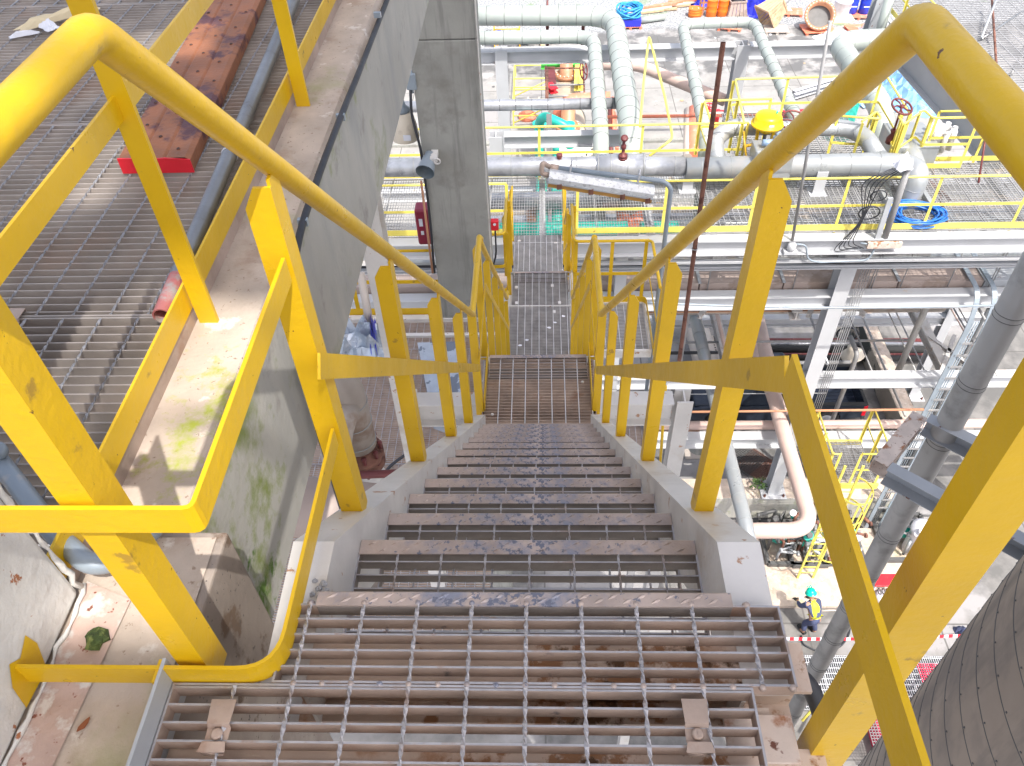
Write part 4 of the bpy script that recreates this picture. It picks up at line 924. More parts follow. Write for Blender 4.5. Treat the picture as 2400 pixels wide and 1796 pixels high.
for i, (py, r, c) in enumerate(((792, .09, 'maroon'), (799, .07, 'clad_old'), (812, .12, 'tyre'), (824, .05, 'maroon'), (832, .09, 'tyre'))):
    a = AZ(1840, py, -16.7); m = MB(); m.tube([(5.5, a.y, -16.8), (12.5, a.y-.1, -16.8)], r, 10)
    tag(m.build('ground_pipe', c), ('dark red pipe, farthest of the bundle on the ground', 'grey pipe in the bundle on the ground', 'thick black pipe in the middle of the ground bundle', 'slim dark red pipe in the ground bundle', 'nearest black pipe of the ground bundle')[i], 'pipe')

# silver pipe fittings
t = thing('drain_valve', 'small maroon drain valve standing on the pipe sleeve', 'valve', (1.5, 13.6, -6.4))
m = MB(); p = V((1.52, 13.55, -6.51)); m.lathe(p, [(.085, 0), (.085, .03), (.07, .034), (.07, .05), (.085, .054), (.085, .085), (.035, .09), (.03, .2), (.05, .22), (.05, .28), (.03, .30), (.03, .40)], n=20); m.build('body', 'maroon', t)
m = MB(); m.lathe(p+V((0, -.02, .42)), [(.065, 0), (.07, .015), (.065, .04), (.03, .05)], (0, -.5, .8), 18); m.build('blind_flange', 'maroon', t)
m = MB(); m.lathe((.33, 13.6, -6.51), [(.045, 0), (.045, .04), (.06, .045), (.06, .09), (.04, .10)], n=8, smooth=False); tag(m.build('pipe_plug', 'maroon'), 'small brown plug on top of the dented tin-clad pipe', 'pipe plug')

# actuated valve with yellow dome
pv = AY(1790, 330, 14.05); X0, Y0 = pv.x, 14.05
t = thing('control_valve', 'control valve with a bright yellow domed actuator', 'valve', (X0, Y0, -7.0))
m = MB(); m.lathe((X0, Y0, -6.28), [(.11, 0), (.14, .10), (.26, .13), (.295, .14), (.295, .18), (.255, .19), (.25, .30), (.22, .345), (.14, .37), (.001, .375)], n=36); m.build('actuator_dome', mat('bright_yellow_enamel', (.93, .62, .005), .3), t)
m = MB(); m.ring((X0, Y0, -6.11), (0, 0, 1), .287, .018, 36); m.build('rim', mat('rim_yellow', (.90, .55, .01), .35), t)
for s in (-1, 1): m = MB(); m.bar((X0+s*.13, Y0, -6.75), (X0+s*.15, Y0, -6.25), .05, .07); m.build('yoke_leg', 'yellow', t)
m = MB(); m.tube([(X0, Y0, -6.8), (X0, Y0, -6.25)], .035, 10); m.build('stem', 'seam', t)
def wheel(m, c, d, R, r=.016, spokes=5, curve=.04):
    d = V(d).normalized(); m.ring(c, d, R, r, 30, 8); a, u = frame(d); c = V(c)
    for k in range(spokes):
        th = 2*math.pi*k/spokes+.3; e = a*math.cos(th)+u*math.sin(th); f = -a*math.sin(th)+u*math.cos(th)
        m.tube([c, c+e*R*.5+f*curve, c+e*R], r*.8, 6)
    m.lathe(c-d*.03, [(.035, 0), (.04, .03), (.03, .06)], d, 12)
m = MB(); wheel(m, (X0-.36, Y0-.1, -6.52), (.95, -.15, .25), .27, .018, 3, .06); m.tube([(X0-.36, Y0-.1, -6.52), (X0, Y0, -6.5)], .03, 8); m.build('hand_wheel', mat('ochre_wheel', (.50, .30, .02), .4), t)
m = MB(); m.box(X0-.30, X0+.42, 13.35, 13.80, -6.92, -6.30); m.build('insulation_box', 'clad', t, .03)
m = MB(); m.box(X0+.02, X0+.22, 13.45, 13.60, -6.30, -6.12); m.tube([(X0+.0, 13.5, -6.2), (X0-.18, 13.5, -6.2)], .06, 10); m.tube([(X0+.1, 13.45, -6.15), (X0+.3, 13.4, -6.25)], .05, 8); m.lathe((X0+.12, 13.5, -6.12), [(.07, 0), (.08, .08), (.05, .11)], n=14); m.build('positioner', mat('pale_blue_casting', (.30, .42, .60), .4, .2), t)
m = MB(); m.box(X0-.03, X0+.06, Y0-.258, Y0-.252, -6.06, -6.02); m.build('name_label', 'paper', t)
m = MB(); m.lathe((X0+.13, Y0-.02, -5.92), [(.01, 0), (.02, .01), (.02, .05), (.01, .06)], n=8); m.build('green_fitting', 'teal', t)
pw = AZ(1858, 283, -6.2)
for (px, py, z, R, lab, dd) in ((1862, 285, -6.15, .26, 'maroon handwheel just right of the yellow actuator', (.1, -.35, .9)), (2114, 250, -6.0, .2, 'thin brown handwheel behind the right platform rails', (.2, -.3, .9))):
    c = AZ(px, py, z); t = thing('hand_wheel_valve', lab, 'valve', c)
    m = MB(); wheel(m, c, dd, R, .02, 5, .03); m.build('hand_wheel', 'maroon', t)
    m = MB(); m.tube([c, c+V((0, 0, -.55))], .022, 8); m.lathe(c+V((0, 0, -.75)), [(.09, 0), (.09, .1), (.04, .2), (.06, .25), (.06, .28)], n=14); m.build('bonnet', 'maroon', t)
t = thing('valve_box', 'white insulated valve box between the platform rails, upper right', 'valve', (8.1, 15.4, -7))
m = MB(); q = AZ(2140, 320, -6.8); m.box(q.x-.45, q.x+.35, q.y-.5, q.y+.5, -7.3, -6.75); m.build('box', 'clad', t, .02)
m = MB(); q = AZ(2120, 345, -6.9); m.tube([(q.x+.1, q.y+.2, -6.95), (q.x-.05, q.y-.9, -6.95)], .21, 20); m.build('outlet', 'clad', t)

# ---- guardrails of the walkway
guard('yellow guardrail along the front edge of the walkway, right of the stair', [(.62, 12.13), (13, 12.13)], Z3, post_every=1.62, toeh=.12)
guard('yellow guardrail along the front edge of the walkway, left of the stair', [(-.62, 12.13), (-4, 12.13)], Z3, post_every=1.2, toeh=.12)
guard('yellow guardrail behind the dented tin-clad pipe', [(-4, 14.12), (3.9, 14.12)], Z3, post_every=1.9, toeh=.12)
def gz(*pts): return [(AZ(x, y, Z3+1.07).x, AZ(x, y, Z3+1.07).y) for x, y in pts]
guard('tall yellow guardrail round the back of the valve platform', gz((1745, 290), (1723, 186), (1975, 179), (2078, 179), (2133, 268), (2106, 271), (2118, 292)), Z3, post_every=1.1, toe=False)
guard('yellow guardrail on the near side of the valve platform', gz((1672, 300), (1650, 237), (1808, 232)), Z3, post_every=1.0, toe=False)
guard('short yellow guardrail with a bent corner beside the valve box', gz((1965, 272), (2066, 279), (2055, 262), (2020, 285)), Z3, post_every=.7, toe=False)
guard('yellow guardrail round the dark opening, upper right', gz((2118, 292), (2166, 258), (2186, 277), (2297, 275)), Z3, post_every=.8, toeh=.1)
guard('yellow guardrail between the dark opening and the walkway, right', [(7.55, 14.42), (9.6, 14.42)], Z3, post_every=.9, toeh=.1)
# slanting rails of the ladder left of the brown tube
t = thing('ladder_handrail', 'tall yellow ladder handrail shaped like a narrow triangle, top centre', 'handrail', AY(1521, 83, 17))
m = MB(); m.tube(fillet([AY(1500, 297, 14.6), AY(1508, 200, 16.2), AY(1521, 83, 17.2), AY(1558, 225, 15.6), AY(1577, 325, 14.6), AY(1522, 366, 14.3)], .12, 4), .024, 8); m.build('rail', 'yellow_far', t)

# poles and scaffold tube
a = AX(1695, 100, 1.70); t = thing('scaffold_tube', 'tall brown rusty scaffold tube standing right of the landings', 'scaffold tube', (1.7, 7.4, Z2))
b_ = AX(1592, 845, 1.70); m = MB(); hollow(m, [a, b_], .026, .022, 14); m.build('tube', 'rust', t)
c = a+(b_-a)*.58; m = MB(); m.ring(c, b_-a, .028, .006); m.build('wire_tie', 'galv_far', t)
t = thing('conduit_pole', 'tall thin grey pole rising from the walkway front beam', 'pole', (4.4, 12, Z3))
m = MB(); m.tube([AY(1857, 563, 11.9), AY(1946, 50, 11.9)], .028, 10); m.build('pole', 'galv_far', t)
m = MB(); q = AY(1857, 572, 11.9); m.lathe(q+V((0, 0, -.15)), [(.05, 0), (.08, .05), (.08, .14), (.05, .18)], n=10); m.box(q.x-.12, q.x+.12, 11.84, 11.96, q.z-.2, q.z-.14); m.build('junction_box', 'white_far', t)
m = MB(); m.tube(fillet([q, q+V((.25, 0, -.02)), q+V((.35, 0, -.35)), q+V((.55, 0, -.42)), q+V((1.45, 0, -.38)), q+V((1.5, 0, -.05)), q+V((1.2, 0, -.0))], .1, 4), .018, 7); m.build('flexible_cable', 'lamp_grey', t)

# gooseneck pole with fluorescent fitting
pA, pB, pC = AY(1573, 470, 8.7), AY(1500, 414, 8.85), AY(1290, 392, 8.95)
t = thing('area_light', 'long dusty fluorescent light fitting hung from a grey gooseneck pole', 'light', AY(1556, 800, 8.7))
m = MB(); m.tube(fillet([AY(1573, 470, 8.7)+V((0, 0, -6)), AY(1573, 440, 8.7), AY(1555, 425, 8.75), pC], .22, 7), .030, 12); m.build('gooseneck_pole', 'lamp_grey', t)
a = AY(1286, 408, 8.85)+V((0, 0, -.02)); b_ = AY(1532, 447, 8.75)+V((0, 0, -.02)); d = (b_-a).normalized()
m = MB(); m.sweep([(-.10, -.06), (.10, -.06), (.115, .0), (.055, .075), (-.055, .075), (-.115, .0)], [a, b_], V((0, .25, 1)), smooth=False); m.build('housing', 'lampglass', t, .006)
m = MB(); m.sweep([(-.09, -.12), (.09, -.12), (.10, -.06), (-.10, -.06)], [a+d*.01, b_-d*.01], V((0, .25, 1))); m.build('diffuser', 'amber', t)
m = MB(); m.sweep([(-.118, -.068), (.118, -.068), (.118, -.055), (-.118, -.055)], [a-d*.005, b_+d*.005], V((0, .25, 1))); m.build('gasket_frame', 'clad', t)
for k in (.1, .4, .7, .94): q = a+(b_-a)*k; m = MB(); m.box(q.x-.03, q.x+.03, q.y-.135, q.y-.11, q.z-.10, q.z-.03); m.build('latch', 'rust', t)
for k in (.2, .84): q = a+(b_-a)*k; m = MB(); m.bar(q+V((0, 0, .06)), q+V((.02, 0, .22)), .02, .04); m.ring(q+V((.02, .05, .2)), d, .04, .010, 14); m.build('hanger_clamp', 'white_far', t)
m = MB(); m.tube(fillet([pC, a+V((-.08, .02, .17)), a+V((-.09, 0, .02)), a+V((.02, 0, 0))], .05, 4), .032, 10); m.lathe(pC, [(.045, 0), (.045, .1)], d, 10); m.build('elbow', 'galv', t)

# leaning instrument stand with loose cables, right part of the walkway
t = thing('instrument_stand', 'grey stand with wrapped instrument and looping black cables on the walkway edge', 'instrument stand', AZ(2070, 560, Z3))
A = AY(2073, 560, 11.95); B_ = AY(2131, 385, 11.95)
m = MB(); m.tube([A, B_], .055, 14); m.build('post', 'galv_far', t)
m = MB(); m.bar(A+V((-.14, -.02, 0)), A+(B_-A)*.58+V((-.14, -.02, 0)), .09, .05); m.build('channel_post', 'grey_steel', t)
crumple('wrapped_head', B_+V((-.1, 0, -.05)), .26, .26, .26, 'paper', 'x', 'x', 8, 6)
o = bpy.data.objects['wrapped_head']; del o['label']; del o['category']; o.parent = t; o.location = -V(t['_w']); 
for k in range(5):
    q = B_+V((-.05-.05*k, -.03, -.05)); m = MB(); m.tube(fillet([q, q+V((-.30-.04*k, 0, -.25)), q+V((-.42+.05*k, 0, -1.0)), q+V((-.50-.03*k, -.03, -1.5-.05*k)), q+V((-.25, -.03, -1.6))], .2, 5), .009, 6); m.build('loose_cable', 'black', t)
m = MB(); q = A+(B_-A)*.38+V((-.42, -.02, 0)); m.ring(q, (.1, 1, .3), .17, .014, 26); m.ring(q+V((.06, 0, .34)), (.1, 1, .3), .13, .012, 22); m.build('cable_loop', 'black', t)
m = MB(); m.box(A.x-.3, A.x+.3, 11.85, 12.1, A.z-.14, A.z-.02); m.build('foot_bracket', 'white_rust', t)

# coiled hoses
def coil(name, c, R, n, r, matn, label, seed=2, sq=1.0, h=.1):
    random.seed(seed); m = MB()
    for k in range(n):
        rr = R*(1+random.uniform(-.22, .16)); cx, cy = c.x+random.uniform(-.08, .08)*R, c.y+random.uniform(-.1, .1)*R; ph = random.uniform(0, 6.28)
        P = [V((cx+rr*math.cos(2*math.pi*i/26)*(1+.05*math.sin(ph+i)), cy+sq*rr*math.sin(2*math.pi*i/26), c.z+r+h*(.5+.5*math.sin(ph+2*math.pi*i/26))*random.uniform(.9, 1.0))) for i in range(27)]
        m.tube(P, r, 6)
    return tag(m.build(name, matn), label, 'hose')
coil('hose_coil', AZ(2145, 510, Z3+.02), .42, 15, .017, 'blue', 'blue hose coiled flat on the walkway behind the yellow toe plate', 3, .75, .12)
for i, (px, py) in enumerate(((1888, 555), (1975, 442), (2010, 447), (1900, 468), (2100, 540))[:3]):
    pass
# small supports standing on the walkway
for i, (px, py, lab) in enumerate(((1610, 440, 'white welded pipe support stand under the tin-clad pipe, left one'), (1915, 447, 'white welded pipe support stand near the pipe elbow'))):
    q = AZ(px, py+8, Z3); t = thing('pipe_support', lab, 'pipe support', q)
    m = MB(); m.box(q.x-.10, q.x+.10, q.y-.02, q.y+.0, Z3, Z3+.48); m.box(q.x-.012, q.x+.012, q.y+.0, q.y+.2, Z3, Z3+.45); m.build('tee_stand', 'white_far', t)
    m = MB(); m.box(q.x-.16, q.x+.16, q.y-.1, q.y+.22, Z3+.001, Z3+.016); m.build('foot_plate', 'white_far', t)
t = thing('pipe_collar', 'square white steel collar where the elbow pipe passes the walkway', 'pipe collar', (6.8, 13, Z3))
m = MB(); m.box(6.38, 7.22, 12.72, 12.78, Z3, Z3+.10); m.box(6.38, 6.46, 12.78, 13.3, Z3, Z3+.1); m.box(7.14, 7.22, 12.78, 13.3, Z3, Z3+.1); m.build('collar', 'clad', t)

# ================================================================ UPPER RIGHT: long white girder, deck beyond, dark opening
_a, _b = AZ(2352, 372, -7.62), AZ(2088, 84, -7.62)
beam(_a, _a+(_b-_a)*1.04, .34, .75, 'deep white girder running away diagonally, upper right', 'white_far', .03)
m = MB(); m.tube([AY(2046, 128, 21.5), AY(2090, -20, 21.5)], .12, 14); tag(m.build('pale_post', 'clad_mint'), 'pale upright pipe at the far end of the white girder', 'pipe')
m = MB(); m.ibeam(AY(2030, 110, 22.2), AY(2075, -30, 22.2), .35, .35, .03); tag(m.build('end_column', 'grey_steel'), 'grey column end behind the pale upright pipe, top right', 'steel column')
t = thing('grating_deck', 'large grey grating deck at the far upper right beyond the white girder', 'grating deck', (12, 20, Z3))
m = grate(9.35, 14.5, 14.5, 28, Z3+.02, along='x', pitch=.12, bh=.02, bt=.03, rp=.25, rod=.03); m.build('grating', mat('grey_far_grating', (.30, .30, .31), .6, .2), t)  # plain grey colour for the far deck grating
guard('yellow guardrail along the top of the deep white girder', [(9.22, 14.45), (9.22, 26)], Z3, post_every=1.6, toeh=.12)
for i, (a, b_) in enumerate((((2300, 90), (2335, 0)), ((2335, 150), (2325, 0)), ((2300, 92), (2400, 25)), ((2370, 175), (2400, 110)))):
    m = MB(); m.tube([AZ(a[0], a[1], Z3+.1), AY(b_[0], b_[1], 21.5+i*.2)], .03, 8)
    tag(m.build('scaffold_tube', ('grey_steel', 'rust', 'tube', 'galv_far')[i]), ('grey scaffold tube leaning on the far upper right deck', 'rusty upright scaffold tube on the far upper right deck', 'dark scaffold tube slanting to the right picture edge', 'pale scaffold tube low at the right picture edge')[i], 'scaffold tube')
# shaft below the opening
t = thing('dark_shaft', 'dark steel-lined opening with crossing pipes between the rails', 'opening', (8, 15.5, -9))
m = MB()
for k in range(8): m.box(7.5, 9.0, 15.0+k*.42, 15.0+k*.42+.3, -9.6-.03*k, -9.5)
m.build('lower_floor', 'seam', t)
m = MB(); m.ibeam((7.3, 16.4, -7.9), (9, 16.4, -7.9), .15, .25); m.ibeam((7.5, 16.3, -7.8), (9, 15.0, -8.0), .1, .12); m.build('cross_beam', 'white_far', t)
m = MB(); m.tube([(7.6, 15.9, -7.7), (8.6, 14.7, -8.3)], .04, 8); m.tube([(8.2, 15.4, -7.7), (8.8, 14.6, -9)], .03, 8); m.build('pipes', 'rust', t)
# cylinder bundle
q = AZ(2210, 300, -6.6); t = thing('finned_casing', 'white cylindrical casing ringed by small upright tubes above the dark opening', 'casing', q)
m = MB(); m.lathe(q+V((0, 0, -.5)), [(.16, 0), (.20, .1), (.20, .5), (.15, .5), (.15, .1)], n=24, caps=False); m.build('casing', 'white', t)
for k in range(8):
    th = 2*math.pi*k/8; m = MB(); m.tube([q+V((.24*math.cos(th), .24*math.sin(th), -.38)), q+V((.24*math.cos(th), .24*math.sin(th), .02))], .05, 10); m.build('tube', 'white', t)
m = MB(); q2 = AZ(2290, 340, Z3+.3); m.tube(fillet([q2+V((-.2, -.9, -.3)), q2+V((.25, .5, .5)), q2+V((.6, .6, .5))], .1, 4), .02, 8); tag(m.build('thin_pipe', 'maroon'), 'thin brown pipe leaning on the white girder face', 'pipe')

# ---- far white frame of the rack
beam((-4, 20.6, -7.55), (4.98, 20.6, -7.55), .3, .34, 'far white rack beam under the large pipes, top centre')
beam((5.35, 20.6, -7.55), (9.0, 20.6, -7.55), .3, .34, 'far white rack beam right of the far column', )
beam((-.85, 16.6, -7.75), (1.9, 16.6, -7.75), .24, .30, 'white beam crossing above the cream pump skid')
beam((1.9, 14.9, -7.9), (4.2, 14.9, -7.9), .24, .3, 'white beam behind the walkway rail, right of the large pipe')
column(-1.04, 20.6, -17, -7.35, 'pale white column at the top left of the far frame', .34, .32)
column(5.16, 20.6, -17, -7.35, 'pale white column of the far frame left of the pole', .34, .32)
column(-1.04, 16.6, -17, -7.6, 'white column nearer than the far frame, beside the concrete column', .3, .3)
pipe('pale pink pipe sloping down across the open yard', [AY(1395, 152, 22.5), AY(1490, 150, 22.5), AY(1600, 196, 21.5), AY(1700, 236, 20.8)], .16, 'pink', 0)
m = MB(); m.tube([AY(1395, 275, 22), AY(1900, 268, 22)], .05, 8); tag(m.build('thin_pipe', 'salmon'), 'thin orange pipe crossing the yard behind the valve platform', 'pipe')

# ================================================================ BIG GREY PIPE, BRACKET, TANK
px_, py_ = 3.72, 4.93
t = thing('grey_pipe', 'tall thick grey upright pipe with double bands on the right', 'pipe', (px_, py_, -8))
m = MB(); m.tube([(px_, py_, -17), (px_, py_, 1.5)], .117, 32); m.build('pipe', 'pipe_grey', t)
m = MB(); z = -13.9
while z < 0:
    m.ring((px_, py_, z), (0, 0, 1), .1175, .0035, 32, 4); m.ring((px_, py_, z+.05), (0, 0, 1), .1175, .0035, 32, 4); z += .78
m.build('seam_rings', 'seam', t)
t = thing('pipe_bracket', 'grey and white channel steel bracket with rusty ends round the thick grey pipe', 'bracket', (3.6, 4.6, -4.4))
def chan(m, a, b_, w, h, up=V((0, 0, 1)), tt=.008):
    x, y = w/2, h/2; return m.sweep([(-x, -y), (x, -y), (x, -y+tt), (-x+tt, -y+tt), (-x+tt, y-tt), (x, y-tt), (x, y), (-x, y)], [a, b_], up)
zB = -4.35
q1, q2, q3, q4 = AZ(2058, 1098, zB), AZ(2150, 985, zB), AZ(2300, 1075, zB), AZ(2235, 1195, zB)
m = MB(); chan(m, q1, q2, .14, .16); m.build('end_channel', 'white_rust', t)
d1 = (q4-q1).normalized(); d2 = (q3-q2).normalized()
m = MB(); chan(m, q1+d1*.075, q1+d1*1.6, .12, .19); m.build('front_channel', 'grey_steel', t)
m = MB(); chan(m, q2+d1*.075, q2+d1*1.9, .12, .19); m.build('rear_channel', 'grey_steel', t)
t = thing('storage_vessel', 'huge brown-grey vessel with riveted lap rings at the lower right corner', 'vessel', (4.72, 1.72, -8))
TX, TY, TR = 4.70, 1.86, 1.84
m = MB(); m.lathe((TX, TY, -17), [(TR, 0), (TR, 18.5)], n=120, caps=True); m.build('shell', 'tank', t)
m = MB(); z = -16.8; zs_ = []
while z < 1.2: m.ring((TX, TY, z), (0, 0, 1), TR+.001, .0035, 120, 4); zs_.append(z); z += .31
m.build('lap_rings', 'seam', t)
m = MB()
for i, z in enumerate(zs_):
    if not -9 < z < -.5: continue
    for k in range(16):
        th = math.pi*.55+k*.13+.05*(i % 3); m.lathe((TX+(TR+.003)*math.cos(th), TY+(TR+.003)*math.sin(th), z+.03), [(.008, 0), (.005, .006)], (math.cos(th), math.sin(th), 0), 6)
m.build('rivets', 'seam', t)
# ================================================================ YARD BELOW
GZ = -17.0
# concrete ledge, pads, dyke wall
t = thing('concrete_ledge', 'raised concrete ledge with streaked face carrying the bright white column', 'concrete ledge', (6.5, 12.7, -16))
m = MB(); m.box(3.55, 9.25, 12.45, 13.10, -16.62, -15.76); m.build('ledge_beam', 'concrete_moss', t, .01)
m = MB(); m.poly([(3.56, 12.46, -15.755), (9.24, 12.46, -15.755), (9.24, 13.09, -15.755), (3.56, 13.09, -15.755)]); m.build('ledge_top', 'concrete_pink', t)
for x in (3.9, 6.5, 8.9): m = MB(); m.box(x-.2, x+.2, 12.6, 13.0, GZ, -16.63); m.build('pier', 'concrete', t)
t = thing('concrete_pad', 'pale concrete equipment pad under the caged ladder', 'concrete pad', (7.5, 11.2, GZ))
m = MB(); m.box(5.35, 9.9, 10.0, 12.3, GZ, -16.86); m.build('pad', 'concrete_pink', t, .02)
t = thing('dyke_wall', 'low concrete wall with black stains right of the pickup bed', 'wall', (10.55, 18, GZ))
m = MB(); m.box(10.33, 10.84, 14.3, 22.5, GZ, -16.2); m.build('wall', mat('black_stained_concrete', (.42, .37, .30), .9, 0, [((.06, .065, .06), .9, .5, .03)], .3, 20, .1, 1), t, .02)
m = MB(); m.poly([(10.36, 14.33, -16.195), (10.81, 14.33, -16.195), (10.81, 22.4, -16.195), (10.36, 22.4, -16.195)]); m.build('wall_top', 'concrete_pink', t)
# kerb strips across the yard
for i, (y, x0_, x1_) in enumerate(((24.5, -12, 4.2), (33.0, -14, 30), (28.2, 4, 20))):
    m = MB(); m.box(x0_, x1_, y, y+.25, GZ, GZ+.12); struct(m.build('kerb', 'concrete'))

# ---- pickup truck
TX0, TX1, TY0, TY1 = 4.3, 9.42, 15.92, 17.62
t = thing('pickup_truck', 'dark blue pickup truck with wet open bed parked under the rack', 'pickup truck', (6.9, 16.8, GZ))
def sidep(m, prof, ya, yb, ins=0.0):
    k = len(m.v); n = len(prof)
    for y in (ya, yb): m.v += [(x, y+(ins if y == ya else -ins)*max(0, (z+16.0)), z) for x, z in prof]
    m.face(list(range(k, k+n))); m.face(list(range(k+n, k+2*n))[::-1])
    for i in range(n): j = (i+1) % n; m.face([k+j, k+i, k+n+i, k+n+j])
def arch(cx, r, z0, n=8): return [(cx+r*math.cos(math.pi*i/n), z0+r*math.sin(math.pi*i/n)) for i in range(n+1)]
low = [(TX0, -16.3), (TX0+.1, -16.6)] + [(x, z) for x, z in arch(5.2, .42, -16.62)][::-1] + arch(8.35, .42, -16.62)[::-1] + [(TX1-.06, -16.5), (TX1, -16.2), (TX1-.02, -15.98), (7.35, -15.98), (7.3, -16.0), (5.75, -16.02), (4.6, -16.08), (TX0+.08, -16.15)]
for ya in (TY0, TY1-.1):
    m = MB(); sidep(m, low, ya, ya+.1); m.build('side_panel', 'car', t, .015)
m = MB(); m.box(TX0+.15, 7.3, TY0+.1, TY1-.1, -16.5, -16.04); m.build('hood_and_floor', 'car', t, .04)
m = MB(); m.box(7.36, TX1-.08, TY0+.1, TY1-.1, -16.5, -16.42)
for k in range(9): m.box(7.4, TX1-.12, TY0+.2+k*.15, TY0+.26+k*.15, -16.42, -16.405)
m.build('bed_floor', mat('wet_bed_liner', (.03, .04, .065), .12, .2, [((.10, .12, .18), 1.4, .55, .1)]), t)
for cx in (8.35,):
    for ya in (TY0+.1, TY1-.35): m = MB(); m.box(cx-.45, cx+.45, ya, ya+.25, -16.41, -16.2); m.build('wheel_box', 'glass_dark', t, .05)
m = MB(); m.box(TX1-.08, TX1-.01, TY0+.12, TY1-.12, -16.5, -15.98); m.build('tailgate', 'car', t, .015)
m = MB(); 
for a in ((7.36, TX1, TY0-.01, TY0+.11), (7.36, TX1, TY1-.11, TY1+.01), (TX1-.09, TX1, TY0+.111, TY1-.111)): m.box(a[0], a[1], a[2], a[3], -15.978, -15.95)
m.build('bed_rail', 'tyre', t, .008)
cab = [(5.7, -16.01), (6.2, -15.35), (6.45, -15.28), (7.15, -15.28), (7.34, -15.5), (7.34, -16.01)]
m = MB(); sidep(m, cab, TY0+.04, TY1-.04, .18); m.build('cab', 'car', t, .03)
m = MB(); m.poly([(5.74, TY0+.2, -15.94), (6.17, TY0+.25, -15.38), (6.17, TY1-.25, -15.38), (5.74, TY1-.2, -15.94)][::-1]); m.build('window', 'glass_dark', t)
m = MB(); m.poly([(7.348, TY0+.25, -15.9), (7.348, TY0+.3, -15.55), (7.348, TY1-.3, -15.55), (7.348, TY1-.25, -15.9)][::-1]); m.build('window', 'glass_dark', t)
for s, y in ((-1, TY0), (1, TY1)):
    m = MB(); m.box(TX1-.10, TX1+.012, y-.008 if s < 0 else y-.1, y+.1 if s < 0 else y+.008, -16.42, -16.02); m.build('taillight', 'taillight', t, .01)
for cx in (5.2, 8.35):
    for s, y in ((-1, TY0+.0), (1, TY1-.24)):
        m = MB(); m.lathe((cx, y+.01, -16.62), [(.2, 0), (.34, .01), (.37, .04), (.37, .19), (.34, .22), (.2, .23)], (0, 1, 0), 28); wh = m.build('wheel', 'tyre', t)
        m = MB(); m.lathe((cx, y+.005, -16.62), [(.21, .0), (.2, -.012), (.06, -.004), (.05, -.02)], (0, 1, 0), 20); m.build('rim', 'clad_old', wh)
m = MB(); m.box(TX0-.06, TX0+.1, TY0+.05, TY1-.05, -16.7, -16.4); m.box(TX1-.02, TX1+.1, TY0+.1, TY1-.1, -16.7, -16.56); m.build('bumper', 'seam', t, .03)
coil('cable_coil', AZ(1652, 925, GZ), .55, 9, .05, 'black', 'large coil of thick black cable on the ground left of the pickup', 4, 1.2, .2)

# ---- pallets and yard goods
def pallet(px, py, rot, label, matn='salmon', w=1.25, d=1.05, z=GZ, n=6):
    p = AZ(px, py, z) if py is not None else px
    t = thing('pallet', label, 'pallet', p); ca, sa = math.cos(rot), math.sin(rot)
    def P(x, y, zz): return V((p.x+x*ca-y*sa, p.y+x*sa+y*ca, p.z+zz))
    m = MB()
    for k in range(n): y = -d/2+d*(k+.5)/n; m.bar(P(-w/2, y, .13), P(w/2, y, .13), d/n*.86, .022)
    for k in (-1, 0, 1): m.bar(P(k*w*.44, -d/2, .105), P(k*w*.44, d/2, .105), .1, .02)
    m.build('deck_boards', matn, t)
    m = MB()
    for k in (-1, 0, 1):
        for j in (-1, 0, 1): a = P(k*w*.43, j*d*.42-.06, .055); b_ = P(k*w*.43, j*d*.42+.06, .055); m.bar(a, b_, .14, .08)
        m.bar(P(k*w*.44, -d/2, .008), P(k*w*.44, d/2, .008), .1, .014)
    m.build('blocks', matn, t); return t, P
def drum(p, matn, label, r=.29, h=.88, closed=True):
    t = thing('drum', label, 'drum', p)
    pr = [(r*.93, 0), (r, .02), (r, h*.31), (r*1.035, h*.335), (r, h*.36), (r, h*.64), (r*1.035, h*.665), (r, h*.69), (r, h-.02), (r*1.03, h-.01), (r*1.03, h), (r*.95, h), (r*.94, h-.02)]
    m = MB(); m.lathe(p, pr, n=28); m.build('barrel', matn, t)
    m = MB(); m.lathe(p+V((.17, 0, h-.02)), [(.035, 0), (.035, .02)], n=10); m.lathe(p+V((-.17, .02, h-.02)), [(.02, 0), (.02, .02)], n=10); m.build('bung', 'paper', t)
    return t
_, P = pallet(2008, 38, -.1, 'salmon pallet carrying the two blue drums at the top edge', w=1.4, d=1.2)
drum(P(-.35, .1, .145), 'drum_blue', 'left one of the two blue drums on the salmon pallet'); drum(P(.33, .12, .145), 'drum_blue', 'right one of the two blue drums on the salmon pallet')
for dx in (-.35, .33):
    q = P(dx, .1, .145); m = MB(); m.box(q.x-.16, q.x+.16, q.y-.298, q.y-.292, q.z+.40, q.z+.46); o = tag(m.build('drum_label', 'paper'), 'white lettering strip on the %s blue drum' % ('left' if dx < 0 else 'right'), 'label')
drum(AZ(1666, 38, GZ), 'orange', 'left orange drum beside the blue tarpaulin', .3, .92); drum(AZ(1692, 38, GZ), 'orange', 'right orange drum beside the blue tarpaulin', .3, .92)
drum(AZ(1628, 38, GZ), 'orange', 'short orange lidded tub left of the two orange drums', .38, .45)
t = thing('crate_frame', 'open brown crate frame round the two orange drums', 'crate', AZ(1680, 30, GZ)); q = AZ(1680, 34, GZ)
for x in (-.85, .8):
    for y in (-.1, .9): m = MB(); m.bar(q+V((x, y, 0)), q+V((x, y, 1.5)), .09, .09); m.build('post', 'brown', t)
for y in (-.1, .9):
    for z in (.35, 1.2): m = MB(); m.bar(q+V((-.85, y-.05, z)), q+V((.8, y-.05, z)), .03, .1); m.build('board', 'brown', t)
def heap(name, label, cat, px, py, sx, sy, h, matn, seed, rot=0., n=14, z=GZ):
    p = AZ(px, py, z); return crumple(name, p, sx, sy, h, matn, label, cat, seed, n, rot)
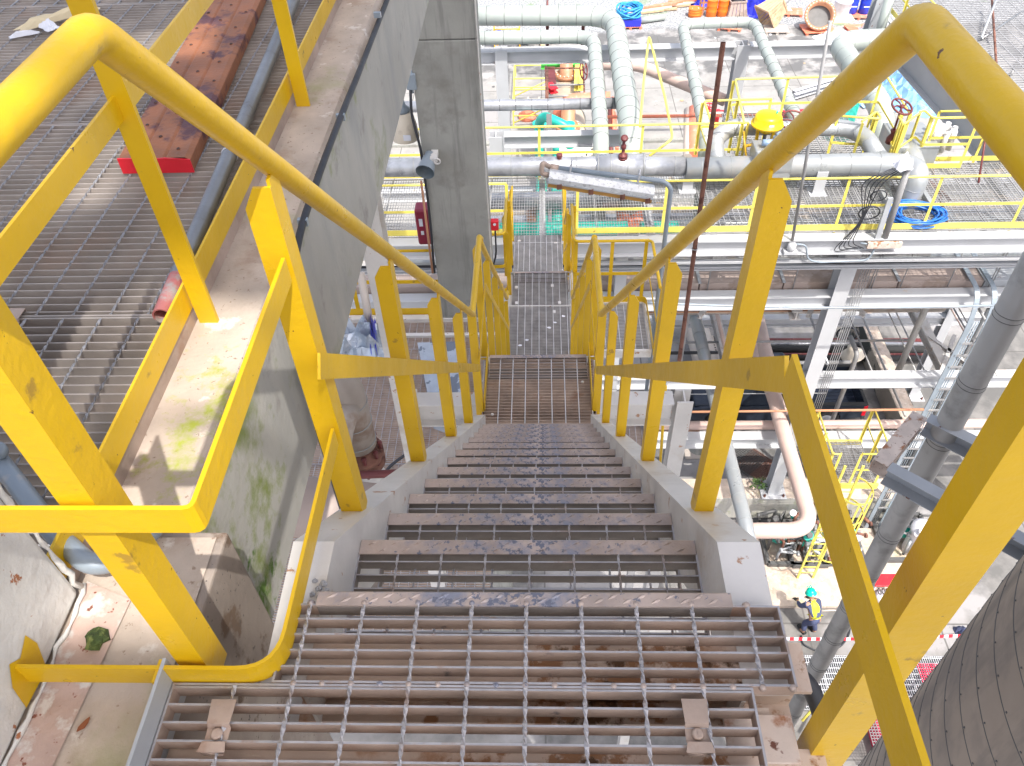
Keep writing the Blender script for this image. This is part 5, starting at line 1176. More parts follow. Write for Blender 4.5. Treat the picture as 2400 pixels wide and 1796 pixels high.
heap('blue_tarpaulin', 'bright blue tarpaulin heaped behind the orange drums', 'tarpaulin', 1755, 28, 2.6, 1.6, 1.0, 'tarp_blue', 21, -.5)
heap('blue_tarpaulin', 'bright blue tarpaulin edge left of the orange drums', 'tarpaulin', 1645, 8, 1.3, 1.1, .9, 'tarp_blue', 22, .2, 9)
heap('tarpaulin_sheet', 'white tarpaulin spread on the ground behind the thin grey pole', 'tarpaulin', 1955, 88, 2.1, 1.1, .28, 'paper', 23, .35)
heap('tarpaulin_sheet', 'large pale blue tarpaulin beside the white girder', 'tarpaulin', 2108, 205, 4.6, 5.6, .6, 'tarp_sky', 24, -.3, 20)
pallet(1846, 32, -.15, 'salmon pallet carrying a flat white sack', w=1.6)
heap('white_sack', 'flat white sack on the salmon pallet next to the wooden crate', 'sack', 1838, 22, .8, .55, .12, 'paper', 25, .1, 6, GZ+.15)
pallet(1915, 72, .05, 'salmon pallet under the big round duct ring', w=1.7, d=1.3)
pallet(2012, 74, .12, 'salmon pallet carrying tangled scrap near the white girder', w=1.2, d=1.3)
heap('scrap_heap', 'grey tangled scrap on the right half of the salmon pallet', 'scrap', 2030, 72, .6, .9, .35, 'grey_steel', 26, .1, 8, GZ+.15)
pallet(1710, 66, -.25, 'salmon pallet lying alone below the upside-down U pipe', w=1.3)
pallet(1818, 73, -.05, 'faded pink pallet under the tilted wooden crate', 'clad_pink', w=1.3)
# duct ring
q = AZ(1915, 62, GZ+.2); d = V((-.1, -.75, .65)).normalized()
t = thing('duct_ring', 'big round flanged duct piece with a dark opening on a salmon pallet', 'duct piece', q)
c = q+V((0, 0, .55)); m = MB(); m.lathe(c, [(.66, -.35), (.66, .1), (.82, .1), (.82, .16), (.64, .16), (.62, -.33), (.001, -.34)], d, 36, caps=False); m.build('ring_body', 'brown', t)
for k in range(26): th = k/26*6.283; a, u = frame(d); m = MB(); m.lathe(c+(a*math.cos(th)+u*math.sin(th))*.74, [(.03, .15), (.03, .2)], d, 6); m.build('flange_bolt', 'beige', t)
m = MB(); m.lathe(c, [(.63, -.2), (.001, -.21)], d, 36, caps=False); m.build('inner_disc', 'seam', t)
# wooden crates
def crate(q, sx, sy, h, rot, tilt, label, top=.6, matn='wood'):
    t = thing('wooden_crate', label, 'crate', q); R = Matrix.Rotation(rot, 3, 'Z') @ Matrix.Rotation(tilt, 3, 'Y')
    def P(x, y, z): return q + R @ V((x, y, z))
    for i in range(4):
        a = [(-1, -1), (1, -1), (1, 1), (-1, 1)][i]; b_ = [(1, -1), (1, 1), (-1, 1), (-1, -1)][i]
        n = 5; m = MB()
        for k in range(n):
            u0 = (k+.06)/n; u1 = (k+.94)/n
            f = lambda u, z, s: P((a[0]+(b_[0]-a[0])*u)*sx/2*s, (a[1]+(b_[1]-a[1])*u)*sy/2*s, z)
            qd = [f(u0, 0, 1), f(u1, 0, 1), f(u1, h, top), f(u0, h, top)]; m.poly(qd); ctr = P(0, 0, h/2)
            m.poly([p+(ctr-p)*.04 for p in qd][::-1])
            for e in range(4): A, B2 = qd[e], qd[(e+1) % 4]; m.poly([B2, A, A+(ctr-A)*.04, B2+(ctr-B2)*.04])
        m.build('board_wall', matn, t)
    for z, s in ((.04, 1.03), (h-.04, top*1.06)):
        for i in range(4):
            a = [(-1, -1), (1, -1), (1, 1), (-1, 1)][i]; b_ = [(1, -1), (1, 1), (-1, 1), (-1, -1)][i]
            m = MB(); m.bar(P(a[0]*sx/2*s, a[1]*sy/2*s, z), P(b_[0]*sx/2*s, b_[1]*sy/2*s, z), .06, .09); m.build('batten', matn, t)
    return t, P
_, P = crate(AZ(1792, 44, GZ+.5), 1.25, 1.15, 1.2, .5, 1.0, 'tilted wooden crate tapering towards a silver cone', .62)
t = thing('metal_cone', 'shiny silver metal cone poking out of the tilted wooden crate', 'metal cone', P(0, 0, 1.2))
a, b_ = P(0, 0, 1.15), P(0, 0, 1.85); m = MB(); m.tube([a, b_], [.3, .2], 20, caps=False); m.tube([b_, a], [.17, .27], 20, caps=False); m.build('cone', 'clad', t)
_, P = crate(AZ(1722, 36, GZ), 1.2, 1.1, .9, .1, 0.0, 'grey slatted hopper crate with a metal chimney', .7, 'duct')
t = thing('metal_cone', 'grey metal chimney cone standing on the slatted hopper crate', 'metal cone', P(0, 0, .9)); m = MB(); m.lathe(P(0, 0, .85), [(.33, 0), (.22, .35), (.22, .8)], n=20); m.build('cone', 'clad', t)
# white lidded tank
t = thing('lidded_tank', 'white round lidded tank on a cream base near the blue drums', 'tank', AZ(1965, 50, GZ)); q = AZ(1965, 44, GZ)
m = MB(); m.box(q.x-.8, q.x+.7, q.y-.7, q.y+.7, GZ, GZ+.18); m.build('base', 'beige', t, .02)
m = MB(); m.lathe(q+V((.1, .1, .18)), [(.42, 0), (.42, .35), (.46, .4), (.46, .7), (.5, .71), (.5, .8), (.3, .88), (.001, .9)], n=30); m.build('vessel', 'paper', t)
# hose coil stack
q = AZ(1475, 62, GZ); pallet(q, None, .05, 'salmon pallet under the blue box and bright blue hose', w=1.3)
t = thing('plastic_box', 'deep blue plastic box between pallet and bright blue hose coil', 'box', q+V((0, 0, .15))); m = MB(); m.box(q.x-.6, q.x+.6, q.y-.5, q.y+.5, q.z+.15, q.z+.55); m.build('box', 'tarp_blue', t, .04)
coil('hose_coil', q+V((-.05, .1, .56)), .62, 14, .04, 'hose_cyan', 'bright sky blue hose coil on the blue box, top centre', 6, .9, .5)
# timber stack and pipes
random.seed(5)
for i in range(9):
    q = AZ(1500+i*13, 34-i*2.5, GZ); a = .12+random.uniform(-.1, .2); L = random.uniform(1.6, 3.2); z = GZ+.07+.11*(i % 3)
    m = MB(); m.bar((q.x-L/2*math.cos(a), q.y-L/2*math.sin(a), z), (q.x+L/2*math.cos(a), q.y+L/2*math.sin(a), z+.04), .2, .1)
    tag(m.build('timber_plank', ('wood', 'beige', 'salmon')[i % 3]), 'weathered plank in the loose timber pile right of the bright blue hose', 'plank', 'loose timber pile')
m = MB(); m.tube([AZ(1500, 48, GZ+.2), AZ(1558, 40, GZ+.2)], .17, 14); tag(m.build('pipe_offcut', 'clad_mint'), 'short fat pipe offcut in front of the loose timber pile', 'pipe')
# left of centre, between the large pipes and the far beam
q = AZ(1148, 122, GZ); t = thing('flange_ring', 'large bolted flange ring lying right beside the concrete column, top', 'flange', q)
m = MB(); m.lathe(q+V((0, 0, .5)), [(.5, -.2), (.5, 0), (.68, 0), (.68, .1), (.46, .1), (.46, -.2)], (.5, -.5, .6), 30, caps=False); m.build('ring', 'clad', t)
for k in range(18): d = V((.5, -.5, .6)).normalized(); a, u = frame(d); th = k/18*6.283; m = MB(); m.lathe(q+V((0, 0, .5))+(a*math.cos(th)+u*math.sin(th))*.58, [(.04, .09), (.04, .17)], d, 6); m.build('ring_bolt', 'seam', t)
def gframe(label, px, w, d, h, matn='yellow_far', z=GZ):
    q = AZ(px[0], px[1], z); t = thing('braced_barrier', label, 'barrier', q)
    for x in (0, w):
        for y in (0, d): m = MB(); m.bar(q+V((x, y, 0)), q+V((x, y, h)), .06, .06); m.build('post', matn, t)
    for y in (0, d):
        for z_ in (h, h*.5): m = MB(); m.tube([q+V((0, y, z_)), q+V((w, y, z_))], .03, 6); m.build('rail', matn, t)
    for x in (0, w):
        for z_ in (h, h*.5): m = MB(); m.tube([q+V((x, 0, z_)), q+V((x, d, z_))], .03, 6); m.build('rail', matn, t)
    m = MB(); m.tube([q+V((0, 0, h*.2)), q+V((w, 0, h))], .03, 6); m.build('brace', matn, t)
    return t
ft = gframe('orange-yellow braced frame on the ground under the second pale pipe', (1160, 122), 1.35, .5, 1.2, mat('orange_yellow', (.85, .42, .02), .45))
heap('blue_tarpaulin', 'violet blue sheet crumpled behind the orange-yellow braced frame', 'tarpaulin', 1182, 92, 1.3, .5, .5, 'tarp_blue', 31, 0, 8)
for i, (px, py, w_, c, lab) in enumerate(((1228, 106, .5, 'grey_steel', 'dark grey valve casting on the ground next to the braced frame'), (1250, 103, .7, 'lamp_grey', 'blue-grey valve casting lying beside the dark one'))):
    q = AZ(px, py, GZ); t = thing('valve_casting', lab, 'valve', q); m = MB(); m.lathe(q+V((-w_/2, 0, .25)), [(.24, 0), (.24, .06), (.14, .08), (.2, w_*.5), (.14, w_-.08), (.24, w_-.06), (.24, w_)], (1, .1, 0), 16); m.build('body', c, t)
    m = MB(); m.lathe(q+V((0, 0, .4)), [(.08, 0), (.08, .3), (.18, .32), (.18, .36)], (0, .2, 1), 12); m.build('bonnet', c, t)
for i, (a, b_) in enumerate((((1232, 84), (1262, 100)), ((1262, 84), (1272, 108)), ((1280, 92), (1296, 100)))):
    m = MB(); m.bar(AZ(*a, GZ+.1), AZ(*b_, GZ+.1), .22, .1); tag(m.build('timber_plank', 'wood'), ('plank leaning over the dark valve casting', 'upright-looking plank right of the valve castings', 'short plank in front of the white bag')[i], 'plank')
heap('white_sack', 'round white bag on the ground under the second pale pipe', 'sack', 1292, 84, 1.3, .9, .4, 'paper', 33, 0, 8)
q = AZ(1352, 82, GZ+.3); m = MB(); m.tube([q, q+V((1.1, 0, 0))], .09, 10); m.tube([q+V((0, -.2, 0)), q+V((1.1, -.2, 0))], .09, 10); m.lathe(q+V((.1, -.1, 0)), [(.22, 0), (.22, .08)], (1, 0, 0), 12); tag(m.build('flanged_spool', 'grey_steel'), 'twin dark pipe spool just left of the second pale pipe bend', 'pipe spool')
for i, (px, py, h) in enumerate(((1283, 130, 1.6), (1365, 118, 1.1))):
    q = AZ(px, py, -9.0); t = thing('riser_valve', ('slim brown riser with a flange above the far beam' , 'short maroon riser on the orange pipe end')[i], 'valve', q); m = MB(); m.lathe(q, [(.05, 0), (.05, h*.7), (.12, h*.7), (.12, h*.8), (.03, h*.8), (.03, h)], n=12); m.build('riser', 'maroon', t)
q = AZ(1350, 126, -13); m = MB(); m.tube(fillet([q+V((-.55, 0, -1.5)), q+V((-.5, 0, -.0)), q+V((1.1, 0, .1)), q+V((1.2, 0, 0))], .5, 8), .2, 20); tag(m.build('orange_pipe', 'salmon'), 'orange pipe bend rising behind the far white beam', 'pipe')

# ---- cream pump skid in front of the slim grey tin pipe
K = lambda px, py, z=-13.2: AZ(px, py, z)
t = thing('process_vessel', 'cream drum vessel with brown flanged nozzles between red and yellow beams', 'vessel', K(1330, 250))
va, vb = K(1322, 192, -14.2), K(1335, 330, -14.2); m = MB(); m.lathe(vb+V((0, -1.2, 0)), [(.5, 0), (.66, .15), (.7, .3), (.7, (va-vb).length+1.2), (.6, (va-vb).length+1.5)], (va-vb), 36); m.build('drum', mat('tan_vessel', (.50, .43, .34), .5), t)
for k in (.3, 1.6, 3.2, 4.6): q = vb+(va-vb).normalized()*k; m = MB(); m.ring(q, va-vb, .705, .03, 36); m.build('drum_band', 'seam_soft', t)
for (px, py, z, h) in ((1327, 176, -13.4, .8), (1331, 297, -13.4, .8)):
    q = K(px, py, z); m = MB(); m.lathe(q, [(.36, -.1), (.36, 0), (.27, .02), (.25, h)], n=28); nz = m.build('nozzle', 'brown', t)
    m = MB(); m.lathe(q, [(.46, -.08), (.46, .06)], n=28); m.build('nozzle_flange', 'brown', nz)
    m = MB()
    for k in range(14): th = k/14*6.283; m = MB(); m.lathe(q+V((.40*math.cos(th), .40*math.sin(th), .06)), [(.03, 0), (.03, .06)], n=6); m.build('flange_nut', 'beige', nz)
m = MB(); q = K(1330, 252, -12.8); m.tube(fillet([q+V((-.4, .4, -.8)), q+V((-.1, .3, .1)), q+V((1.6, .2, .2))], .5, 6), .27, 18); tag(m.build('orange_pipe', 'salmon'), 'orange elbow pipe just above the slim grey tin pipe', 'pipe')
def seg(label, a, b_, w_, h, c, nm='skid_beam', cat='beam'):
    m = MB(); m.ibeam(a, b_, w_, h, .03); o = tag(m.build(nm, c), label, cat); return o
seg('red-brown beam left of the cream vessel', K(1288, 165), K(1292, 212), .42, .3, 'maroon'); seg('bright yellow beam right of the cream vessel', K(1358, 160), K(1356, 205), .36, .3, 'yellow_far')
seg('green beam across the top of the pump skid', K(1268, 156), K(1362, 155), .16, .2, mat('leaf_green', (.08, .5, .08), .5)); seg('short red beam end below the red-brown beam', K(1286, 200, -13), K(1300, 214, -13), .3, .2, 'red')
t = thing('skid_posts', 'thin upright scaffold posts left of the cream vessel', 'scaffold', K(1282, 240))
for (a, b_) in (((1280, 155), (1280, 235)), ((1283, 160), (1284, 250)), ((1366, 155), (1370, 225)), ((1288, 200), (1372, 198)), ((1285, 227), (1372, 224)), ((1282, 241), (1360, 238)), ((1284, 160), (1360, 160))):
    m = MB(); m.tube([K(*a, -12.5), K(*b_, -12.5)], .035, 8); m.build('scaffold_tube', 'rust' if a[1] < 190 else 'galv_far', t)
t = thing('hand_wheel_valve', 'brown chain wheel valve at the upper right of the pump skid', 'valve', K(1368, 165, -12)); m = MB(); wheel(m, K(1368, 165, -12), (1, -.4, .3), .34, .03); m.build('hand_wheel', 'maroon', t)
gframe('yellow square guard frame on the ground left of the pump skid', (1206, 236), 1.9, 2.7, 1.1)
gframe('smaller yellow guard frame hugging the near side of the pump skid', (1204, 300), 2.0, 1.6, 1.2)
for (px, py, z) in ((1225, 238, -16),): 
    q = K(px, py, z); m = MB(); m.tube([q, q+V((1.6, 0, 0))], .09, 10); m.lathe(q+V((.2, 0, 0)), [(.2, 0), (.2, .1)], (1, 0, 0), 14); m.lathe(q+V((.7, 0, 0)), [(.2, 0), (.2, .1)], (1, 0, 0), 14); tag(m.build('flanged_pipe', 'clad_pink'), 'small pink flanged pipe left of the cream vessel', 'pipe')
pipe('curved teal pipe bending over beside the cream vessel', [K(1265, 300, -12.6)+V((0, 0, -2)), K(1263, 287, -12.6), K(1275, 272, -12.2), K(1300, 283, -12.2), K(1335, 300, -12.4), K(1338, 320, -12.6)+V((0, 0, -1.5))], .17, 'teal', 0, name='teal_pipe', bend=.5)
m = MB(); m.lathe(K(1265, 294, -12.9), [(.27, 0), (.27, .1)], n=18); tag(m.build('teal_flange', 'teal'), 'teal flange at the left foot of the curved teal pipe', 'flange')
for i, px in enumerate((1267, 1303)):
    pipe(('left teal pipe running towards the walkway', 'right teal pipe running towards the walkway')[i], [K(px-1, 322, -12.6), K(px+1, 400, -12.6), K(px+2, 440, -8.3), K(px+4, 530, -8.2)], .12, 'teal', 0, name='teal_pipe', bend=.4)
pipe('large teal header pipe seen through the walkway grating', [AZ(1165, 540, -8.1), AZ(1470, 536, -8.1)], .15, 'teal', 0, name='teal_pipe')
m = MB(); m.tube([AZ(1500, 534, -8.2), AZ(1590, 533, -8.2)], .13, 16); tag(m.build('teal_pipe', 'teal'), 'short teal pipe farther right below the walkway grating', 'pipe')
for i, px in enumerate((1250, 1462, 1490)):
    m = MB(); m.tube([AZ(px, 500, -8.4), AZ(px+3, 530, -8.4)], .16, 16); tag(m.build('brown_pipe', 'brown'if i == 0 else 'salmon'), ('brown pipe stub beneath the walkway left of the teal header branch', 'orange pipe stub beneath the walkway, left of two', 'orange pipe stub beneath the walkway, right of two')[i], 'pipe')
t = thing('domed_vessel', 'cream dome with a bolted rim and a teal nozzle in front of the pump skid', 'vessel', K(1335, 350))
q = K(1335, 352, -13.4); m = MB(); m.lathe(q, [(.75, -2.5), (.75, 0), (.9, 0), (.9, .1), (.72, .12), (.6, .28), (.35, .38), (.001, .42)], n=40); m.build('dome', 'beige', t)
for k in range(24): th = k/24*6.283; m = MB(); m.lathe(q+V((.82*math.cos(th), .82*math.sin(th), .1)), [(.035, 0), (.035, .06)], n=6); m.build('rim_nut', 'seam', t)
m = MB(); m.lathe(q+V((0, .1, .3)), [(.18, 0), (.18, .2), (.27, .2), (.27, .3), (.17, .31), (.17, .7)], n=20); m.build('nozzle', 'teal', t)
m = MB(); m.lathe(AZ(1236, 277, GZ), [(.42, 0), (.42, .18), (.30, .2), (.16, .1)], n=20); tag(m.build('orange_disc', 'salmon'), 'round orange lid on the ground left of the curved teal pipe', 'lid')
seg('dark upright post between the two teal pipes', K(1287, 268, -11.5), K(1287, 360, -12.5), .18, .18, 'seam', 'steel_post', 'post')
for i, (a, b_) in enumerate((((1428, 240), (1432, 360)), ((1436, 230), (1440, 330)), ((1440, 265), (1446, 350)))):
    m = MB(); m.tube([K(*a), K(*b_)], .07, 8); tag(m.build('orange_pipe', 'salmon' if i else 'maroon'), ('thin brown pipe between the two large pale pipes', 'left thin orange pipe between the two large pale pipes', 'right thin orange pipe between the two large pale pipes')[i], 'pipe')
for i, px in enumerate((1612, 1626)):
    m = MB(); m.tube([AZ(px, 260, -14), AZ(px, 370, -14)], (.16, .26)[i], 14); tag(m.build('orange_pipe', ('clad_pink', 'salmon')[i]), ('narrow pink pipe left of the brown scaffold tube', 'wide orange pipe left of the brown scaffold tube')[i], 'pipe')
q = AZ(1682, 268, -16.2); t = thing('hydrant_valve', 'bright red twin hydrant valve behind the valve platform', 'valve', q)
m = MB(); m.tube([q+V((0, 0, -.8)), q+V((0, 0, .2))], .1, 12); m.tube([q+V((-.5, 0, .1)), q+V((.5, 0, .1))], .09, 10); m.build('body', 'red', t)
for s in (-1, 1): m = MB(); wheel(m, q+V((s*.45, -.1, .4)), (0, -.5, .8), .2, .03); m.tube([q+V((s*.45, -.1, .4)), q+V((s*.45, 0, .1))], .05, 8); m.build('hand_wheel', 'red', t)
m = MB(); m.tube([AZ(1480, 270, -16), AZ(2000, 262, -16)], .09, 8); tag(m.build('pink_pipe', 'clad_pink'), 'thin pink pipe feeding the red hydrant valve', 'pipe')
seg('red beam behind the yellow actuator', AZ(1835, 272, -15), AZ(1905, 268, -15), .4, .3, 'red')
for i, (a, b_) in enumerate((((1860, 218), (1985, 180)), ((1862, 226), (1990, 188)))):
    m = MB(); chan(m, AZ(*a, GZ+.2), AZ(*b_, GZ+.2), .22, .2); tag(m.build('steel_channel', 'white_far'), ('white channel section lying on the yard, farther one', 'white channel section lying on the yard, nearer one')[i], 'steel channel')
m = MB(); q = AZ(1975, 262, -13); m.lathe(q, [(.5, -1), (.5, .4), (.3, .5)], n=20); tag(m.build('teal_motor', 'teal'), 'teal motor casing behind the right handrail', 'motor')

pipe('tin-clad pipe seen through the walkway grating behind the teal header', [AZ(1110, 474, -8.0), AZ(1450, 468, -8.0)], .19, 'clad_old', .6)
# ---- under the rack, right
t = thing('slotted_cover', 'slotted off-white cover slab on the ground between the posts', 'cover slab', AZ(1690, 812, -16.6))
c0, c1, c2, c3 = AZ(1656, 786, -16.6), AZ(1726, 780, -16.6), AZ(1716, 840, -16.6), AZ(1664, 845, -16.6)
m = MB(); x0_, x1_, y0_, y1_ = c3.x-.1, c2.x+.15, c3.y, c0.y; m.box(x0_, x1_, y0_, y1_, GZ, -16.6); m.build('slab', 'clad_pink', t, .03)
for i, (u, v, hz) in enumerate(((.12, .85, 0), (.42, .85, 0), (.52, .85, 0), (.85, .85, 0), (.25, .6, 1), (.25, .5, 1), (.25, .4, 1), (.7, .6, 1), (.7, .5, 1), (.7, .4, 1), (.2, .15, 0), (.5, .15, 0), (.6, .15, 0))):
    x = x0_+(x1_-x0_)*u; y = y0_+(y1_-y0_)*v; m = MB()
    if hz: m.box(x-.14, x+.14, y-.025, y+.025, -16.598, -16.594)
    else: m.box(x-.025, x+.025, y-.14, y+.14, -16.598, -16.594)
    m.build('slot_shade', 'tyre', t)  # flat black strips stand in for the shade inside the slots
m = MB(); q = AZ(1645, 800, -16.2); m.tube([q+V((0, -1.6, 0)), q+V((-.1, 1.2, 0))], .38, 22); tag(m.build('pink_pipe', 'clad_pink'), 'fat cream pipe left of the slotted cover slab', 'pipe')
m = MB(); q = AZ(1772, 800, -14.6); m.tube([q+V((-.1, 1.6, 0)), q+V((.1, -3.0, 0))], .2, 18); tag(m.build('pink_pipe', 'pink'), 'pale pink pipe with grid shadows behind the near right post', 'pipe')
q = AZ(1998, 826, -15.8); t = thing('bell_lamp', 'cream cone lamp above the ground pipe bundle', 'lamp', q)
m = MB(); m.lathe(q, [(.36, -.12), (.34, -.08), (.18, .08), (.14, .12), (.12, .24), (.05, .3)], (-.35, .1, 1), 26); m.build('shade', 'beige', t)
m = MB(); m.ring(q+V((-.2, .3, .5)), (.2, 1, .2), .3, .03, 20); m.build('cable_loop', 'black', t)
# ladder tray
t = thing('cable_ladder', 'grey-green cable ladder tray descending between beams and thick grey pipe', 'cable ladder', (8.8, 12.3, -12))
for s in (-1, 1):
    m = MB(); m.ribbon(fillet([(8.78+s*.17, 16.0, -8.9), (8.78+s*.17, 12.45, -8.95), (8.78+s*.17, 12.3, -9.6), (8.74+s*.17, 12.3, -17)], .5, 6), .02, .10, V((1, 0, 0))); m.build('side_rail', 'lamp_grey', t)
for k in range(18): z = -10.2-k*.34; m = MB(); m.box(8.60, 8.90, 12.29, 12.31, z, z+.05); m.build('rung', 'galv_far', t)
m = MB()
for j in range(3): m.tube([(8.70+.05*j, 12.34, -9.6), (8.68+.05*j, 12.34, -16.9)], .014, 6)
m.build('cables', 'lamp_grey', t)
seg('white stub column right of the cable ladder', V((9.7, 12.9, -17)), V((9.7, 12.9, -9.5)), .2, .24, 'white_far', 'steel_post', 'steel column')
# weeds, expanded mesh, manhole
random.seed(8); m = MB(); q = AZ(1776, 1142, -15.72)
for k in range(60):
    a = random.uniform(0, 6.28); r = random.uniform(.02, .22); z = random.uniform(0, .28); c = q+V((r*math.cos(a), r*math.sin(a), z)); d = V((random.uniform(-1, 1), random.uniform(-1, 1), random.uniform(-.3, 1))).normalized()*.06; e = d.cross(V((0, 0, 1))).normalized()*.025
    m.poly([c-d, c+e, c+d, c-e])
tag(m.build('weed', 'weed'), 'small green weed growing at the foot of the bright white column', 'weed')
for i, (px, py, r, lab) in enumerate(((1775, 1090, .6, 'rusty expanded metal sheet on the ground, front one'), (1745, 1078, -.5, 'dark expanded metal sheet on the ground, rear one'))):
    q = AZ(px, py, GZ+.05); t = thing('mesh_sheet', lab, 'metal mesh', q); m = MB(); ca, sa = math.cos(.75), math.sin(.75)
    for k in range(14):
        for (u, v) in (((-.45, -.42+k*.065), (.45, -.42+k*.065)), ((-.42+k*.065, -.45), (-.42+k*.065, .45))):
            m.bar(q+V((u[0]*ca-u[1]*sa, u[0]*sa+u[1]*ca, .02*i)), q+V((v[0]*ca-v[1]*sa, v[0]*sa+v[1]*ca, .02*i)), .016, .02)
    m.build('mesh', 'rust' if i == 0 else 'seam', t)
t = thing('manhole_cover', 'round manhole cover in a pale square frame left of the crossing post', 'manhole', AZ(1636, 1050, GZ)); q = AZ(1636, 1050, GZ)
m = MB(); m.box(q.x-.42, q.x+.42, q.y-.42, q.y+.42, GZ, GZ+.02); m.build('frame', 'clad_pink', t); m = MB(); m.lathe(q+V((0, 0, .02)), [(.3, 0), (.3, .012), (.2, .012), (.2, .018), (.1, .018), (.1, .024)], n=26); m.build('cover', 'concrete', t)

# ---- caged ladder with its little platform
t = thing('caged_ladder', 'pale yellow caged ladder rising from the equipment pad', 'ladder', (6.62, 10.76, -16.86))
LX, LY, LT = 6.62, 10.78, -13.3
for s in (-1, 1): m = MB(); m.bar((LX+s*.19, LY, -16.86), (LX+s*.19, LY, LT+1.0), .05, .03); m.build('stile', 'yellow_far', t)
for k in range(14): m = MB(); m.tube([(LX-.19, LY, -16.6+k*.26), (LX+.19, LY, -16.6+k*.26)], .014, 8); m.build('rung', 'yellow_far', t)
for k in range(4):
    z = -14.9+k*.75; P = [(LX+.19*math.cos(a)*1.0 if False else LX+.36*math.sin(a), LY-.36+.36*math.cos(a)-(.0), z) for a in [math.pi*(-.83+1.66*i/16)+math.pi for i in range(17)]]
    P = [(LX+.38*math.sin(a), LY-.38-.38*math.cos(a)*1.0, z) for a in [-2.6+5.2*i/18 for i in range(19)]]
    m = MB(); m.ribbon(P, .008, .05); m.build('cage_hoop', 'yellow_far', t)
for a in (-1.6, -.8, 0, .8, 1.6):
    m = MB(); m.bar((LX+.38*math.sin(a), LY-.38-.38*math.cos(a), -14.95), (LX+.38*math.sin(a), LY-.38-.38*math.cos(a), -12.6), .04, .008); m.build('cage_strap', 'yellow_far', t)
t = thing('ladder_platform', 'small grated platform at the top of the caged ladder', 'platform', (6.9, 11.6, -13.3))
m = grate(6.25, 7.45, 11.1, 12.3, -13.3, pitch=.05, bt=.008, bh=.03, rod=.01); m.build('grating', 'galv_far', t)
for y in (11.04, 12.31): m = MB(); m.box(6.2, 7.5, y, y+.05, -13.45, -13.3); m.build('edge_frame', 'yellow_far', t)
guard('pale yellow guardrail round the small ladder platform', [(6.22, 12.33), (6.22, 11.05), (6.4, 11.05)], -13.3, post_every=.7, toe=False)
guard('pale yellow guardrail on the right of the small ladder platform', [(6.85, 11.05), (7.48, 11.05), (7.48, 12.33)], -13.3, post_every=.6, toe=False)
# pump skids
def skid(px, py, w_, d_, label, seed):
    random.seed(seed); q = AZ(px, py, -16.86); t = thing('pump_skid', label, 'pump', q)
    m = MB()
    for a in ((-w_/2, -d_/2, w_/2, -d_/2), (-w_/2, d_/2, w_/2, d_/2), (-w_/2, -d_/2, -w_/2, d_/2), (w_/2, -d_/2, w_/2, d_/2)): m.bar(q+V((a[0], a[1], .07)), q+V((a[2], a[3], .07)), .1, .12)
    m.build('base_frame', 'seam', t)
    m = MB(); m.lathe(q+V((-w_*.35, 0, .4)), [(.1, 0), (.17, .02), (.2, .1), (.2, .4), (.14, .45), (.06, .47), (.06, .6)], (1, 0, 0), 20); m.build('motor', 'teal', t)
    for k in range(10): m = MB(); m.ring(q+V((-w_*.35+.1+.035*k, 0, .4)), (1, 0, 0), .205, .008, 18, 4); m.build('cooling_fin', 'teal', t)
    m = MB(); m.lathe(q+V((w_*.1, 0, .4)), [(.2, 0), (.26, .04), (.26, .2), (.16, .25), (.12, .4)], (1, 0, 0), 20); m.build('pump_casing', 'grey_steel', t)
    for k in range(10):
        a = q+V((random.uniform(-w_/2, w_/2), random.uniform(-d_/2, d_/2), .1)); h = random.uniform(.35, .9); m = MB(); c = a+V((random.uniform(-.5, .5), random.uniform(-.3, .3), h)); m.tube(fillet([a, a+V((0, 0, h)), c], .08, 3), random.uniform(.02, .05), 8); m.lathe(c, [(.06, -.03), (.06, .03)], (1, 0, 0), 10); m.build('small_pipe', random.choice(['seam', 'galv_far', 'grey_steel', 'rust', 'clad']), t)
    for k in range(4):
        a = q+V((random.uniform(-w_/2, w_/2), random.uniform(-d_/2, d_/2), random.uniform(.7, 1.1))); m = MB(); m.lathe(a, [(.08, 0), (.09, .03), (.08, .06)], (random.uniform(-.4, .4), -.6, .7), 14); m.build('gauge', random.choice(['paper', 'seam', 'teal']), t)
skid(1832, 1275, 1.0, 1.3, 'dark crowded pump skid left of the caged ladder', 41)
skid(1885, 1282, .9, 1.2, 'pump skid with a teal motor directly behind the caged ladder', 42)
skid(1960, 1278, 1.1, 1.2, 'pump skid with a teal motor right of the caged ladder', 43)
skid(2115, 1262, 1.3, 1.4, 'pump skid with hoses between the thick grey pipe and the crossing post', 44)
q = AZ(2165, 1245, -16.0); t = thing('white_filter', 'white capped filter pot beside the pump skid at the right', 'filter', q); m = MB(); m.lathe(q, [(.28, -.85), (.28, 0), (.32, .02), (.32, .1), (.2, .2), (.08, .24)], n=24); m.build('pot', 'paper', t)
m = MB(); hp = [AZ(1815, 1205, -16.2), AZ(1830, 1260, GZ+.15), AZ(1860, 1325, GZ+.17), AZ(1870, 1325, GZ+.17)]; m.tube(fillet(hp, .3, 6), .022, 8); tag(m.build('hose', 'maroon'), 'thin brown hose in front of the dark crowded pump skid', 'hose')
q = AZ(2078, 1362, -16.3); t = thing('red_table', 'bright red topped trolley right of the thick grey pipe', 'trolley', q)
m = MB(); m.box(q.x-.32, q.x+.32, q.y-.15, q.y+.18, -16.32, -16.26); m.build('top', 'red', t, .01)
for sx in (-.28, .28):
    for sy in (-.12, .15): m = MB(); m.bar(q+V((sx, sy, -.02)), q+V((sx, sy, -.7)), .03, .03); m.build('leg', 'paper', t)
for k in range(5): m = MB(); m.ring(q+V((-.2+.1*k, -.22, -.12)), (1, .2, 0), .07, .015, 16); m.build('hanging_cable', 'seam', t)
